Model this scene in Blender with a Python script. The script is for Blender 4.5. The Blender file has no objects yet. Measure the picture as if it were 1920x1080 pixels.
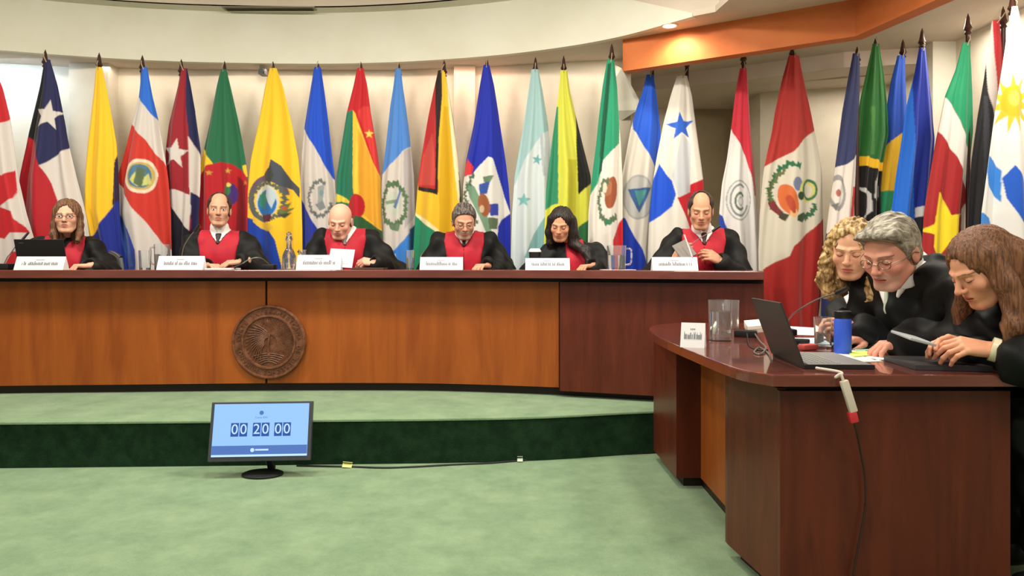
import bpy, bmesh, math, random
import numpy as np
from mathutils import Matrix, Vector, Euler

random.seed(7); np.random.seed(7)
PI = math.pi
scene = bpy.context.scene
C = scene.collection

# ------------------------------------------------------------------ camera, world, lights, exposure
FPX = 1400.0; HORIZON = 490.0; CAMZ = 1.10; DAIS = 0.245
cam_data = bpy.data.cameras.new('camera'); cam = bpy.data.objects.new('camera', cam_data); C.objects.link(cam)
cam_data.sensor_width = 36.0; cam_data.lens = FPX / 1920 * 36.0
cam_data.shift_y = -(540 - HORIZON) / 1920.0
cam_data.clip_start = 0.05; cam_data.clip_end = 100
cam.location = (0, 0, CAMZ); cam.rotation_euler = (PI / 2, 0, 0)
scene.camera = cam
scene.view_settings.view_transform = 'Standard'; scene.view_settings.look = 'None'
scene.view_settings.gamma = 1.0; scene.view_settings.use_curve_mapping = False
scene.view_settings.exposure = 0.12
world = bpy.data.worlds.new('world'); scene.world = world; world.use_nodes = True
world.node_tree.nodes['Background'].inputs[0].default_value = (1.0, 0.95, 0.88, 1)
world.node_tree.nodes['Background'].inputs[1].default_value = 0.42

def lamp(name, kind, loc, energy, color=(1, .93, .82), rot=(0, 0, 0), size=.3, spot=None, sizey=None):
    d = bpy.data.lights.new(name, kind); d.energy = energy; d.color = color
    if kind == 'AREA':
        d.size = size
        if sizey: d.shape = 'RECTANGLE'; d.size_y = sizey
    elif kind == 'SPOT':
        d.spot_size = spot or 1.2; d.spot_blend = .8; d.shadow_soft_size = size
    else: d.shadow_soft_size = size
    o = bpy.data.objects.new(name, d); C.objects.link(o); o.location = loc; o.rotation_euler = rot
    return o
# recessed lamps in the raised round ceiling
for i, (lx, ly, e) in enumerate([(-4.0, 3.5, 34), (-2.6, 3.8, 38), (-1.2, 3.9, 38), (0.1, 3.8, 38), (1.0, 3.2, 30)]):
    lamp('recessed_or_fill_light', 'AREA', (lx, ly, 3.10), e * .95, size=.26, rot=(math.radians(15), 0, 0))
for lx, ly, e in [(-2.4, 1.6, 36), (0.0, 1.4, 36), (-1.2, -0.6, 34), (1.9, 0.6, 34)]:
    lamp('fill_light', 'AREA', (lx, ly, 3.05 if lx < 1.5 else 2.66), e, size=.8)  # unseen fill lamps added for general brightness
lamp('recessed_or_fill_light', 'AREA', (1.75, 3.4, 2.69), 15, size=.22)
lamp('recessed_or_fill_light', 'AREA', (2.75, 3.9, 2.69), 19, size=.22, rot=(math.radians(15), 0, 0))  # unseen fill lamp for the bright walls at right
lamp('recessed_or_fill_light', 'SPOT', (1.10, 5.08, 2.70), 26, color=(1, .85, .62), rot=(math.radians(22), 0, math.radians(-35)), size=.04, spot=2.3)
lamp('niche_fill_light', 'AREA', (2.75, 6.0, 2.60), 15, size=.25)  # unseen lamps added to brighten the niche walls
lamp('niche_fill_light', 'AREA', (1.3, 6.75, 2.60), 8, size=.25)
lamp('recessed_or_fill_light', 'AREA', (3.0, 4.95, 2.69), 8, size=.15)  # unseen lamp added to wash the right wall
# unseen lamps washing the wall above the flags, some tinted
lamp('unseen_wall_light', 'AREA', (-4.0, 5.86, 2.69), 6, color=(.55, .75, 1.0), rot=(math.radians(20), 0, 0), size=.5, sizey=.08)
lamp('unseen_wall_light', 'AREA', (-0.40, 6.02, 2.69), 2.4, color=(1.0, .58, .46), rot=(math.radians(12), 0, 0), size=.7, sizey=.06)
for lx, ly in ((-3.0, 6.10), (-2.1, 6.18), (-1.25, 6.18), (.45, 5.88)):  # further unseen lamps added to brighten the back wall
    lamp('unseen_wall_light', 'AREA', (lx, ly, 2.69), 1.0, color=(1.0, .86, .76), rot=(math.radians(12), 0, 0), size=.7, sizey=.06)

# ------------------------------------------------------------------ small helpers
def s2l(c):
    return tuple(((v / 255) / 12.92 if v / 255 <= .04045 else ((v / 255 + .055) / 1.055) ** 2.4) for v in c)
def PX(x, y, Y):
    """world point seen at photo pixel x, y at depth Y"""
    return ((x - 960) * Y / FPX, Y, CAMZ - (y - HORIZON) * Y / FPX)
def tag(o, label=None, cat=None, group=None, kind=None):
    if label: o['label'] = label
    if cat: o['category'] = cat
    if group: o['group'] = group
    if kind: o['kind'] = kind
    return o
def empty(name, loc, label, cat, group=None, rz=0):
    o = bpy.data.objects.new(name, None); C.objects.link(o); o.location = loc; o.rotation_euler = (0, 0, rz)
    o.empty_display_size = .1
    return tag(o, label, cat, group)
def link(name, me, mat, parent=None, smooth=False, world=True):
    """link mesh data given in world coordinates; keeps it there when parented"""
    o = bpy.data.objects.new(name, me); C.objects.link(o)
    if mat is not None and len(me.materials) == 0:
        for m in (mat if isinstance(mat, (list, tuple)) else [mat]): me.materials.append(m)
    if smooth: me.polygons.foreach_set('use_smooth', [True] * len(me.polygons))
    if parent is not None:
        o.parent = parent
        if world: o.matrix_parent_inverse = (parent_matrix(parent)).inverted()
    return o
def parent_matrix(p):
    m = Matrix.LocRotScale(p.location, p.rotation_euler, p.scale)
    return parent_matrix(p.parent) @ p.matrix_parent_inverse @ m if p.parent else m
def mesh_np(name, V, F, col=None):
    me = bpy.data.meshes.new(name)
    V = np.asarray(V, dtype=np.float32); F = np.asarray(F, dtype=np.int32)
    k = F.shape[1]
    me.vertices.add(len(V)); me.vertices.foreach_set('co', V.ravel())
    me.loops.add(F.size); me.loops.foreach_set('vertex_index', F.ravel())
    me.polygons.add(len(F)); me.polygons.foreach_set('loop_start', np.arange(0, F.size, k, dtype=np.int32))
    me.polygons.foreach_set('loop_total', np.full(len(F), k, dtype=np.int32))
    me.update(calc_edges=True); me.validate()
    if col is not None:
        a = me.color_attributes.new('Col', 'FLOAT_COLOR', 'POINT')
        cc = np.ones((len(V), 4), dtype=np.float32); cc[:, :3] = col
        a.data.foreach_set('color', cc.ravel())
    return me
class MB:
    """collects simple solids in one bmesh"""
    def __init__(s): s.bm = bmesh.new()
    def box(s, lo, hi, rz=0, piv=None, bevel=0):
        cx = [(a + b) / 2 for a, b in zip(lo, hi)]
        M = Matrix.Translation(cx) @ Matrix.Rotation(rz, 4, 'Z') @ Matrix.Diagonal((abs(hi[0] - lo[0]), abs(hi[1] - lo[1]), abs(hi[2] - lo[2]), 1))
        g = bmesh.ops.create_cube(s.bm, size=1, matrix=M)
        if bevel:
            es = list({e for v in g['verts'] for e in v.link_edges})
            bmesh.ops.bevel(s.bm, geom=es, offset=bevel, segments=2, affect='EDGES', profile=.6)
        return s
    def obox(s, M, sx, sy, sz, bevel=0):
        g = bmesh.ops.create_cube(s.bm, size=1, matrix=M @ Matrix.Diagonal((sx, sy, sz, 1)))
        if bevel:
            es = list({e for v in g['verts'] for e in v.link_edges})
            bmesh.ops.bevel(s.bm, geom=es, offset=bevel, segments=2, affect='EDGES', profile=.6)
        return s
    def prism(s, pts, z0, z1, bevel=0):
        """vertical prism over plan points"""
        bot = [s.bm.verts.new((x, y, z0)) for x, y in pts]; top = [s.bm.verts.new((x, y, z1)) for x, y in pts]
        n = len(pts)
        s.bm.faces.new(list(reversed(bot))); f = s.bm.faces.new(top)
        for i in range(n): s.bm.faces.new((bot[i], bot[(i + 1) % n], top[(i + 1) % n], top[i]))
        bmesh.ops.recalc_face_normals(s.bm, faces=s.bm.faces)
        if bevel:
            es = [e for e in f.edges]
            bmesh.ops.bevel(s.bm, geom=es, offset=bevel, segments=2, affect='EDGES', profile=.6)
        return s
    def poly(s, pts):
        s.bm.faces.new([s.bm.verts.new(p) for p in pts]); return s
    def tube(s, pts, r, n=8, r_end=None):
        """round tube through world points"""
        P = [Vector(p) for p in pts]; rings = []
        for i, p in enumerate(P):
            d = (P[min(i + 1, len(P) - 1)] - P[max(i - 1, 0)]).normalized()
            a = d.cross(Vector((0, 0, 1)))
            if a.length < .05: a = d.cross(Vector((0, 1, 0)))
            a.normalize(); b = d.cross(a)
            rr = r if r_end is None else r + (r_end - r) * i / (len(P) - 1)
            rings.append([s.bm.verts.new(p + (a * math.cos(2 * PI * k / n) + b * math.sin(2 * PI * k / n)) * rr) for k in range(n)])
        for A, B in zip(rings, rings[1:]):
            for k in range(n): s.bm.faces.new((A[k], A[(k + 1) % n], B[(k + 1) % n], B[k]))
        s.bm.faces.new(list(reversed(rings[0]))); s.bm.faces.new(rings[-1])
        return s
    def lathe(s, prof, c=(0, 0, 0), n=24, M=None, close=True):
        """prof: (r, z) list"""
        T = (M or Matrix()) ; T = Matrix.Translation(c) @ T
        rings = []
        for r, z in prof:
            if r < 1e-5: rings.append([s.bm.verts.new(T @ Vector((0, 0, z)))])
            else: rings.append([s.bm.verts.new(T @ Vector((r * math.cos(2 * PI * k / n), r * math.sin(2 * PI * k / n), z))) for k in range(n)])
        for A, B in zip(rings, rings[1:]):
            for k in range(n):
                a = A[k % len(A)]; a2 = A[(k + 1) % len(A)]; b = B[k % len(B)]; b2 = B[(k + 1) % len(B)]
                vs = []
                for v in (a, a2, b2, b):
                    if v not in vs: vs.append(v)
                if len(vs) > 2: s.bm.faces.new(vs)
        if close:
            if len(rings[0]) > 1: s.bm.faces.new(list(reversed(rings[0])))
            if len(rings[-1]) > 1: s.bm.faces.new(rings[-1])
        return s
    def build(s, name, mat, parent=None, smooth=False):
        bmesh.ops.recalc_face_normals(s.bm, faces=s.bm.faces)
        me = bpy.data.meshes.new(name); s.bm.to_mesh(me); s.bm.free()
        o = link(name, me, mat, parent, smooth)
        if smooth:
            try: me.set_sharp_from_angle(angle=math.radians(38))
            except Exception: pass
        return o
def struct(o): o['kind'] = 'structure'; return o

def spline(pts, n):
    """Catmull-Rom through 2-D/3-D points"""
    P = [np.array(p, float) for p in pts]; P = [2 * P[0] - P[1]] + P + [2 * P[-1] - P[-2]]
    out = []
    m = len(P) - 3
    for i in range(m):
        for j in range(n):
            t = j / n; a, b, c, d = P[i:i + 4]
            out.append(.5 * ((2 * b) + (-a + c) * t + (2 * a - 5 * b + 4 * c - d) * t * t + (-a + 3 * b - 3 * c + d) * t ** 3))
    out.append(P[-2])
    return [tuple(p) for p in out]

# ------------------------------------------------------------------ materials
def mat(name, col, rough=.5, metal=0, spec=.5, emit=None, es=1, trans=0, ior=1.45, coat=0, sheen=0, alpha=None):
    m = bpy.data.materials.new(name); m.use_nodes = True
    b = m.node_tree.nodes['Principled BSDF']
    c = s2l(col) if max(col) > 1.001 else col
    b.inputs['Base Color'].default_value = (*c, 1); b.inputs['Roughness'].default_value = rough
    b.inputs['Metallic'].default_value = metal; b.inputs['Specular IOR Level'].default_value = spec
    b.inputs['Transmission Weight'].default_value = trans; b.inputs['IOR'].default_value = ior
    b.inputs['Coat Weight'].default_value = coat; b.inputs['Sheen Weight'].default_value = sheen
    if emit:
        e = s2l(emit); b.inputs['Emission Color'].default_value = (*e, 1); b.inputs['Emission Strength'].default_value = es
    return m
def N(m, t, **kw):
    n = m.node_tree.nodes.new(t)
    for k, v in kw.items():
        if k in n.inputs: n.inputs[k].default_value = v
        else: setattr(n, k, v)
    return n
def noise_mix(m, c1, c2, scale=(1, 1, 1), nscale=5, detail=4, lo=.35, hi=.65, bump=0, bscale=None, rough=.6, distort=0):
    """two-tone noise colour in object space"""
    L = m.node_tree.links; b = m.node_tree.nodes['Principled BSDF']
    tc = N(m, 'ShaderNodeTexCoord'); mp = N(m, 'ShaderNodeMapping'); mp.inputs['Scale'].default_value = scale
    L.new(tc.outputs['Object'], mp.inputs['Vector'])
    n = N(m, 'ShaderNodeTexNoise', Scale=nscale, Detail=detail, Roughness=rough, Distortion=distort); L.new(mp.outputs[0], n.inputs['Vector'])
    r = N(m, 'ShaderNodeValToRGB'); r.color_ramp.elements[0].position = lo; r.color_ramp.elements[1].position = hi
    r.color_ramp.elements[0].color = (*s2l(c1), 1); r.color_ramp.elements[1].color = (*s2l(c2), 1)
    L.new(n.outputs['Fac'], r.inputs[0]); L.new(r.outputs[0], b.inputs['Base Color'])
    if bump:
        n2 = N(m, 'ShaderNodeTexNoise', Scale=bscale or nscale * 4, Detail=3); L.new(mp.outputs[0], n2.inputs['Vector'])
        bp = N(m, 'ShaderNodeBump', Strength=bump); bp.inputs['Distance'].default_value = .01
        L.new(n2.outputs['Fac'], bp.inputs['Height']); L.new(bp.outputs[0], b.inputs['Normal'])
    return m
def attr_col(m, name='Col', bump=0, bscale=200):
    L = m.node_tree.links; b = m.node_tree.nodes['Principled BSDF']
    a = N(m, 'ShaderNodeAttribute', attribute_name=name); L.new(a.outputs['Color'], b.inputs['Base Color'])
    if bump:
        tc = N(m, 'ShaderNodeTexCoord'); n2 = N(m, 'ShaderNodeTexNoise', Scale=bscale, Detail=2); L.new(tc.outputs['Object'], n2.inputs['Vector'])
        bp = N(m, 'ShaderNodeBump', Strength=bump); bp.inputs['Distance'].default_value = .005
        L.new(n2.outputs['Fac'], bp.inputs['Height']); L.new(bp.outputs[0], b.inputs['Normal'])
    return m
M = {}
M['wall'] = noise_mix(mat('wall_paint', (220, 208, 186), .8, spec=.2), (214, 203, 182), (224, 214, 194), nscale=3, bump=.03, bscale=60)
M['white'] = noise_mix(mat('ceiling_paint', (226, 222, 206), .8, spec=.2), (221, 217, 200), (228, 225, 211), nscale=2, bump=.02, bscale=50)
M['soffit'] = noise_mix(mat('soffit_paint', (212, 196, 180), .8, spec=.2), (204, 190, 174), (214, 200, 186), nscale=2)
M['orange'] = noise_mix(mat('orange_paint', (200, 112, 60), .6, spec=.3), (196, 104, 54), (206, 116, 62), nscale=3)
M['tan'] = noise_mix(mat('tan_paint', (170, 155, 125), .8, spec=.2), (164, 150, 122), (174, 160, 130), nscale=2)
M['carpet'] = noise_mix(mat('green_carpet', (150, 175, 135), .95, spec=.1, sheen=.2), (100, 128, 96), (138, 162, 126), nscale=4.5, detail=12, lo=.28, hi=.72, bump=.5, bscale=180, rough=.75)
M['riser'] = noise_mix(mat('riser_carpet_with_shade', (45, 78, 50), .95, spec=.05), (26, 46, 31), (38, 62, 42), nscale=14, detail=10, bump=.5, bscale=200)  # riser carpet: darker pile, plus the riser's shade put into the colour
M['mahog'] = noise_mix(mat('mahogany', (84, 40, 28), .38, spec=.35, coat=.05), (78, 30, 18), (98, 40, 25), scale=(3, 3, .35), nscale=5, detail=6, distort=.6)
M['mahog_top'] = noise_mix(mat('mahogany_top', (96, 48, 38), .22, spec=.5, coat=.7), (92, 42, 32), (112, 54, 42), scale=(.5, 3, 3), nscale=4, detail=6, distort=.5)
M['oak'] = noise_mix(mat('honey_veneer', (160, 92, 40), .42, spec=.35, coat=.05), (136, 66, 22), (160, 84, 30), scale=(2.2, 2.2, .3), nscale=3, detail=6, distort=.8)
M['kick'] = mat('dark_kick', (38, 18, 14), .5)
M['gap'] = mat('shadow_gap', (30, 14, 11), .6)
M['black'] = mat('black_plastic', (24, 24, 26), .4)
M['blackmetal'] = mat('black_metal', (30, 30, 32), .35, metal=.6)
M['silver'] = mat('silver_metal', (180, 180, 178), .3, metal=1)
M['paper'] = mat('white_paper', (222, 220, 222), .7, spec=.2)
M['glass'] = mat('clear_glass', (246, 248, 248), .03, trans=.95, ior=1.38)
M['water'] = mat('water', (245, 250, 250), .0, trans=1, ior=1.33)
M['pole'] = mat('dark_pole', (58, 30, 22), .4)
M['brass'] = mat('brass', (180, 150, 80), .35, metal=.9)
M['cloth'] = attr_col(mat('flag_cloth', (200, 200, 200), .6, spec=.25, sheen=.15), bump=.05, bscale=300)
M['skin'] = attr_col(mat('skin', (220, 170, 140), .5, spec=.35), bump=.05, bscale=150)
M['skin'].node_tree.nodes['Principled BSDF'].inputs['Subsurface Weight'].default_value = .08
M['skin'].node_tree.nodes['Principled BSDF'].inputs['Subsurface Scale'].default_value = .01
M['robe'] = noise_mix(mat('black_robe_satin', (20, 20, 21), .62, spec=.3), (10, 10, 11), (17, 17, 18), nscale=12, bump=.3, bscale=7)
M['red'] = noise_mix(mat('red_panel_satin', (205, 28, 48), .6, spec=.3, sheen=.1), (168, 22, 42), (184, 28, 48), nscale=10, bump=.15, bscale=14)
M['shirt'] = mat('white_shirt', (238, 234, 232), .7, spec=.2)
M['chair'] = mat('grey_chair_mesh', (96, 98, 98), .6)
# ------------------------------------------------------------------ signed distance modelling: one continuous surface per figure
class Field:
    def __init__(s, lo, hi, h):
        s.lo = np.array(lo, float); s.h = h
        s.n = np.maximum(np.ceil((np.array(hi, float) - s.lo) / h).astype(int) + 1, 4)
        s.ax = [s.lo[i] + np.arange(s.n[i]) * h for i in range(3)]
        s.D = np.full(tuple(s.n), .08, dtype=np.float32)
    def grid(s, sl=None):
        sl = sl or (slice(None),) * 3
        return np.meshgrid(s.ax[0][sl[0]], s.ax[1][sl[1]], s.ax[2][sl[2]], indexing='ij', sparse=True)
    def _sl(s, lo, hi):
        out = []
        for i in range(3):
            a = int(max(0, math.floor((lo[i] - s.lo[i]) / s.h))); b = int(min(s.n[i], math.ceil((hi[i] - s.lo[i]) / s.h) + 1))
            if b <= a: return None
            out.append(slice(a, b))
        return tuple(out)
    def put(s, f, lo, hi, k=.01, sub=False):
        pad = k + .02
        sl = s._sl([v - pad for v in lo], [v + pad for v in hi])
        if sl is None: return s
        X, Y, Z = s.grid(sl); d = f(X, Y, Z).astype(np.float32); D = s.D[sl]
        if sub:
            d = -d; h = np.clip(.5 - .5 * (D - d) / k, 0, 1) if k > 0 else (D < d) * 1.0
            s.D[sl] = D + (d - D) * h + k * h * (1 - h)
        else:
            h = np.clip(.5 + .5 * (D - d) / k, 0, 1)
            s.D[sl] = D + (d - D) * h - k * h * (1 - h)
        return s
    def ell(s, c, r, k=.01, sub=False, R=None):
        c = np.array(c, float); r = np.array(r, float) if hasattr(r, '__len__') else np.array([r] * 3, float)
        Ri = np.array(R.to_3x3().inverted()) if R is not None else None
        def f(X, Y, Z):
            x, y, z = X - c[0], Y - c[1], Z - c[2]
            if Ri is not None: x, y, z = (Ri[0, 0] * x + Ri[0, 1] * y + Ri[0, 2] * z, Ri[1, 0] * x + Ri[1, 1] * y + Ri[1, 2] * z, Ri[2, 0] * x + Ri[2, 1] * y + Ri[2, 2] * z)
            k0 = np.sqrt((x / r[0]) ** 2 + (y / r[1]) ** 2 + (z / r[2]) ** 2); k1 = np.sqrt((x / r[0] ** 2) ** 2 + (y / r[1] ** 2) ** 2 + (z / r[2] ** 2) ** 2)
            return k0 * (k0 - 1) / np.maximum(k1, 1e-6)
        m = max(r) if R is not None else r
        return s.put(f, c - m, c + m, k, sub)
    def cone(s, a, b, ra, rb, k=.01, sub=False, flat=None):
        a = np.array(a, float); b = np.array(b, float); ba = b - a; L2 = max(ba @ ba, 1e-9)
        def f(X, Y, Z):
            x, y, z = X - a[0], Y - a[1], Z - a[2]
            t = np.clip((x * ba[0] + y * ba[1] + z * ba[2]) / L2, 0, 1)
            dx, dy, dz = x - t * ba[0], y - t * ba[1], z - t * ba[2]
            return np.sqrt(dx * dx + dy * dy + dz * dz) - (ra + (rb - ra) * t)
        m = max(ra, rb)
        return s.put(f, np.minimum(a, b) - m, np.maximum(a, b) + m, k, sub)
    def chain(s, pts, rs, k=.01):
        for i in range(len(pts) - 1): s.cone(pts[i], pts[i + 1], rs[i], rs[i + 1], k)
        return s
    def extract(s, D=None):
        D = s.D if D is None else D
        D = D.copy(); 
        for ax in range(3):
            i0 = [slice(None)] * 3; i0[ax] = 0; D[tuple(i0)] = .01; i0[ax] = -1; D[tuple(i0)] = .01
        I = D < 0
        c = I[:-1, :-1, :-1].astype(np.int8).copy()
        offs = [(i, j, k) for i in (0, 1) for j in (0, 1) for k in (0, 1)]
        nx, ny, nz = [q - 1 for q in D.shape]
        cnt = np.zeros((nx, ny, nz), np.int8)
        for i, j, k in offs: cnt += I[i:nx + i, j:ny + j, k:nz + k]
        act = np.argwhere((cnt > 0) & (cnt < 8))
        if len(act) == 0: return np.zeros((0, 3)), np.zeros((0, 4), int)
        vals = {o: D[act[:, 0] + o[0], act[:, 1] + o[1], act[:, 2] + o[2]] for o in offs}
        acc = np.zeros((len(act), 3)); num = np.zeros(len(act))
        for o in offs:
            for ax in range(3):
                if o[ax] == 0:
                    p = list(o); p[ax] = 1; p = tuple(p)
                    a, b = vals[o], vals[p]; m = (a < 0) != (b < 0)
                    t = np.where(m, a / np.where(m, a - b, 1), 0)
                    e = np.zeros((len(act), 3)); e[:] = o; e[:, ax] += t
                    acc += e * m[:, None]; num += m
        V = (act + acc / num[:, None]) * s.h + s.lo
        idx = np.full((nx, ny, nz), -1, np.int32); idx[act[:, 0], act[:, 1], act[:, 2]] = np.arange(len(act))
        F = []
        for ax in range(3):
            u, v = (ax + 1) % 3, (ax + 2) % 3
            sa = [slice(None)] * 3; sb = [slice(None)] * 3; sa[ax] = slice(0, -1); sb[ax] = slice(1, None)
            A, B = I[tuple(sa)], I[tuple(sb)]
            e = np.argwhere(A != B)
            e = e[(e[:, u] > 0) & (e[:, v] > 0) & (e[:, u] < [nx, ny, nz][u]) & (e[:, v] < [nx, ny, nz][v])]
            fl = A[e[:, 0], e[:, 1], e[:, 2]]
            q = []
            for du, dv in ((-1, -1), (0, -1), (0, 0), (-1, 0)):
                w = e.copy(); w[:, u] += du; w[:, v] += dv; q.append(idx[w[:, 0], w[:, 1], w[:, 2]])
            q = np.stack(q, 1); q[~fl] = q[~fl][:, ::-1]
            F.append(q)
        F = np.concatenate(F); F = F[(F >= 0).all(1)]
        return V, F
def smoothmesh(V, F, it=2, f=.5):
    """simple Laplacian smoothing on quads"""
    for _ in range(it):
        S = np.zeros_like(V); n = np.zeros(len(V))
        for a, b in ((0, 1), (1, 2), (2, 3), (3, 0)):
            np.add.at(S, F[:, a], V[F[:, b]]); np.add.at(S, F[:, b], V[F[:, a]]); np.add.at(n, F[:, a], 1); np.add.at(n, F[:, b], 1)
        V = V + f * (S / np.maximum(n, 1)[:, None] - V)
    return V
def xf(V, Mx):
    A = np.array(Mx); return V @ A[:3, :3].T + A[:3, 3]
# ------------------------------------------------------------------ setting: floor, dais, walls, ceiling
def flat(name, pts, z, m, up=True):
    b = MB(); b.poly([(x, y, z) for x, y in pts]); o = b.build(name, m); return struct(o)
b = MB(); b.box((-6.5, -3, -.12), (4.6, 8.2, 0)); struct(b.build('floor', M['carpet']))
dais_front = [(-6.3, 3.85), (-4.6, 3.93), (-3.35, 3.95), (-2.4, 3.98), (-1.2, 4.03), (0, 4.10), (.8, 4.27), (1.6, 4.36), (2.4, 4.1), (3.27, 3.6)]
dp = spline(dais_front, 5)
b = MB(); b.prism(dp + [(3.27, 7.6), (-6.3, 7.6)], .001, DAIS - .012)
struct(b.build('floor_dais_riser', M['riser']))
dp2 = [(x, y - .008) for x, y in dp]
b = MB(); b.prism(dp2 + [(3.27, 7.6), (-6.3, 7.6)], DAIS - .012, DAIS, bevel=.006)
struct(b.build('floor_dais', M['carpet']))

def wall_run(name, pts, z0, z1, m, th=.1):
    """vertical wall with thickness (behind = away from camera)"""
    P = [Vector((x, y)) for x, y in pts]; off = []
    for i, p in enumerate(P):
        d = (P[min(i + 1, len(P) - 1)] - P[max(i - 1, 0)]).normalized(); off.append((p.x - d.y * th, p.y + d.x * th))
    b = MB(); b.prism([tuple(p) for p in P] + list(reversed(off)), z0, z1)
    return struct(b.build(name, m))
wall_run('wall_left', [(-6.3, -3), (-6.3, 5.2), (-5.3, 5.75), (-4.40, 6.02)], DAIS - .2, 3.6, M['wall'])
wall_run('wall_back', [(-4.40, 6.06), (-3.70, 6.22), (-2.7, 6.32), (-1.0, 6.34), (-.2, 6.22), (.95, 5.97)], DAIS, 2.74, M['wall'])
# two shallow pilasters of the back wall
b = MB(); b.box((-3.62, 6.10, DAIS), (-3.30, 6.28, 2.72)); struct(b.build('trim_1', M['wall']))
b = MB(); b.box((-.48, 6.17, DAIS), (-.305, 6.34, 2.72)); struct(b.build('trim_2', M['wall']))
# right side: lintel, niche, side wall
lint = [(.95, 6.68), (1.86, 6.22), (2.57, 5.78), (3.27, 5.62)]
wall_run('trim_3', lint, 2.60, 2.74, M['soffit'], th=.30)
wall_run('wall_niche', [(.95, 7.42), (1.60, 7.42)], DAIS, 2.74, M['wall'])
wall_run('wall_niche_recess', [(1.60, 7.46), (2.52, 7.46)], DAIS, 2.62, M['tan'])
wall_run('wall_niche_right', [(2.30, 6.72), (3.30, 6.40)], DAIS, 2.74, M['wall'])
b = MB(); b.prism([(2.24, 6.74), (2.30, 6.72), (2.30, 7.5), (2.24, 7.5)], DAIS, 2.74); struct(b.build('trim_4', M['wall']))
b = MB(); b.prism([(.88, 6.00), (.95, 5.975), (.95, 7.42), (.88, 7.42)], DAIS, 2.74); struct(b.build('trim_5', M['wall']))
b = MB(); b.prism([(.9, 6.9), (3.3, 6.0), (3.3, 7.6), (.9, 7.6)], 2.62, 2.74); struct(b.build('ceiling_niche', M['soffit']))
b = MB(); b.box((3.27, -3, 0), (3.40, 7.6, 3.6)); struct(b.build('wall_right', M['wall']))
# shallow column on the right wall near the corner
b = MB(); b.box((3.10, 5.50, DAIS), (3.28, 5.66, 2.72)); struct(b.build('trim_6', M['white']))
# angular plaster wing between wall and orange beam
b = MB()
a1 = PX(1166, 128, 5.8); a2 = PX(1198, 186, 5.8); a3 = PX(1197, 206, 5.8); a4 = PX(1113, 209, 6.08); a5 = PX(1150, 120, 6.05); a6 = PX(1150, 236, 6.08)
vs = [b.bm.verts.new(p) for p in (a1, a2, a3, a4, a5, a6)]
for f in ((0, 1, 2), (0, 2, 3), (0, 3, 4), (2, 5, 3), (1, 5, 2), (0, 4, 5), (0, 5, 1), (4, 3, 5)):
    b.bm.faces.new([vs[i] for i in f])
struct(b.build('trim_7', M['white']))

# round raised ceiling (drum) with its fascia
ZS = 2.72; ZC = 3.13
fas = spline([(-6.6, 3.4), (-5.6, 4.75), (-4.75, 5.38), (-3.9, 5.72), (-2.9, 6.0), (-1.74, 6.10), (-.95, 6.05), (-.25, 5.89), (.30, 5.67), (.77, 5.37), (1.19, 4.93)], 6)
def fascia(name, pts, z0, ztop, m, th=.05, end=None):
    b = MB(); n = len(pts); rows = []
    for i, (x, y) in enumerate(pts):
        d = Vector(pts[min(i + 1, n - 1)]) - Vector(pts[max(i - 1, 0)]); d.normalize()
        zt = ztop(i, x) if callable(ztop) else ztop
        rows.append([b.bm.verts.new(p) for p in ((x, y, z0), (x, y, zt), (x - d.y * th, y + d.x * th, zt), (x - d.y * th, y + d.x * th, z0))])
    for A, B in zip(rows, rows[1:]):
        for k in range(4): b.bm.faces.new((A[k], A[(k + 1) % 4], B[(k + 1) % 4], B[k]))
    b.bm.faces.new(rows[0]); b.bm.faces.new(list(reversed(rows[-1])))
    return struct(b.build(name, m, smooth=True))
def ztop(i, x): return ZC + .02 if x < .55 else ZS + .02 + (ZC - ZS) * max(0, (1.19 - x) / .64) 
fascia('ceiling_fascia', fas, ZS - .005, ztop, M['white'])
fascia('ceiling_return', [(.40, 5.72), (.86, 5.40), (1.27, 4.90), (1.34, 4.83), (1.62, 2.0), (1.7, -3)], ZS + .015, 3.5, M['soffit'])
soff = [(x, y + .01) for x, y in fas] + [(1.32, 4.85), (1.62, 2.0), (1.7, -3), (3.3, -3), (3.3, 7.6), (-6.4, 7.6)]
b = MB(); b.prism(soff, ZS, ZS + .04); struct(b.build('ceiling_soffit', M['soffit']))
# ceiling of the drum: outer ring then a second raised circle
ring = [(x + (-1.6 - x) * .026, y - .16) for x, y in fas]
b = MB()
A = [b.bm.verts.new((x, y + .03, ZC)) for x, y in fas]; B_ = [b.bm.verts.new((x, y, ZC)) for x, y in ring]
for i in range(len(fas) - 1): b.bm.faces.new((A[i], A[i + 1], B_[i + 1], B_[i]))
struct(b.build('ceiling_ring', M['white']))
fascia('ceiling_inner_fascia', ring, ZC, ZC + .22, M['soffit'], th=.03)
b = MB(); b.prism([(-6.6, -3), (1.75, -3), (1.75, 6.2), (-6.6, 6.2)], ZC + .20, ZC + .25); struct(b.build('ceiling', M['white']))
# orange beam, two runs meeting at an angle
bm_pts = [(.81, 5.46), (2.12, 4.61), (2.27, 3.9), (2.75, 2.2)]
wall_run('trim_8', bm_pts, 2.49, ZS, M['orange'], th=.10)

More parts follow.
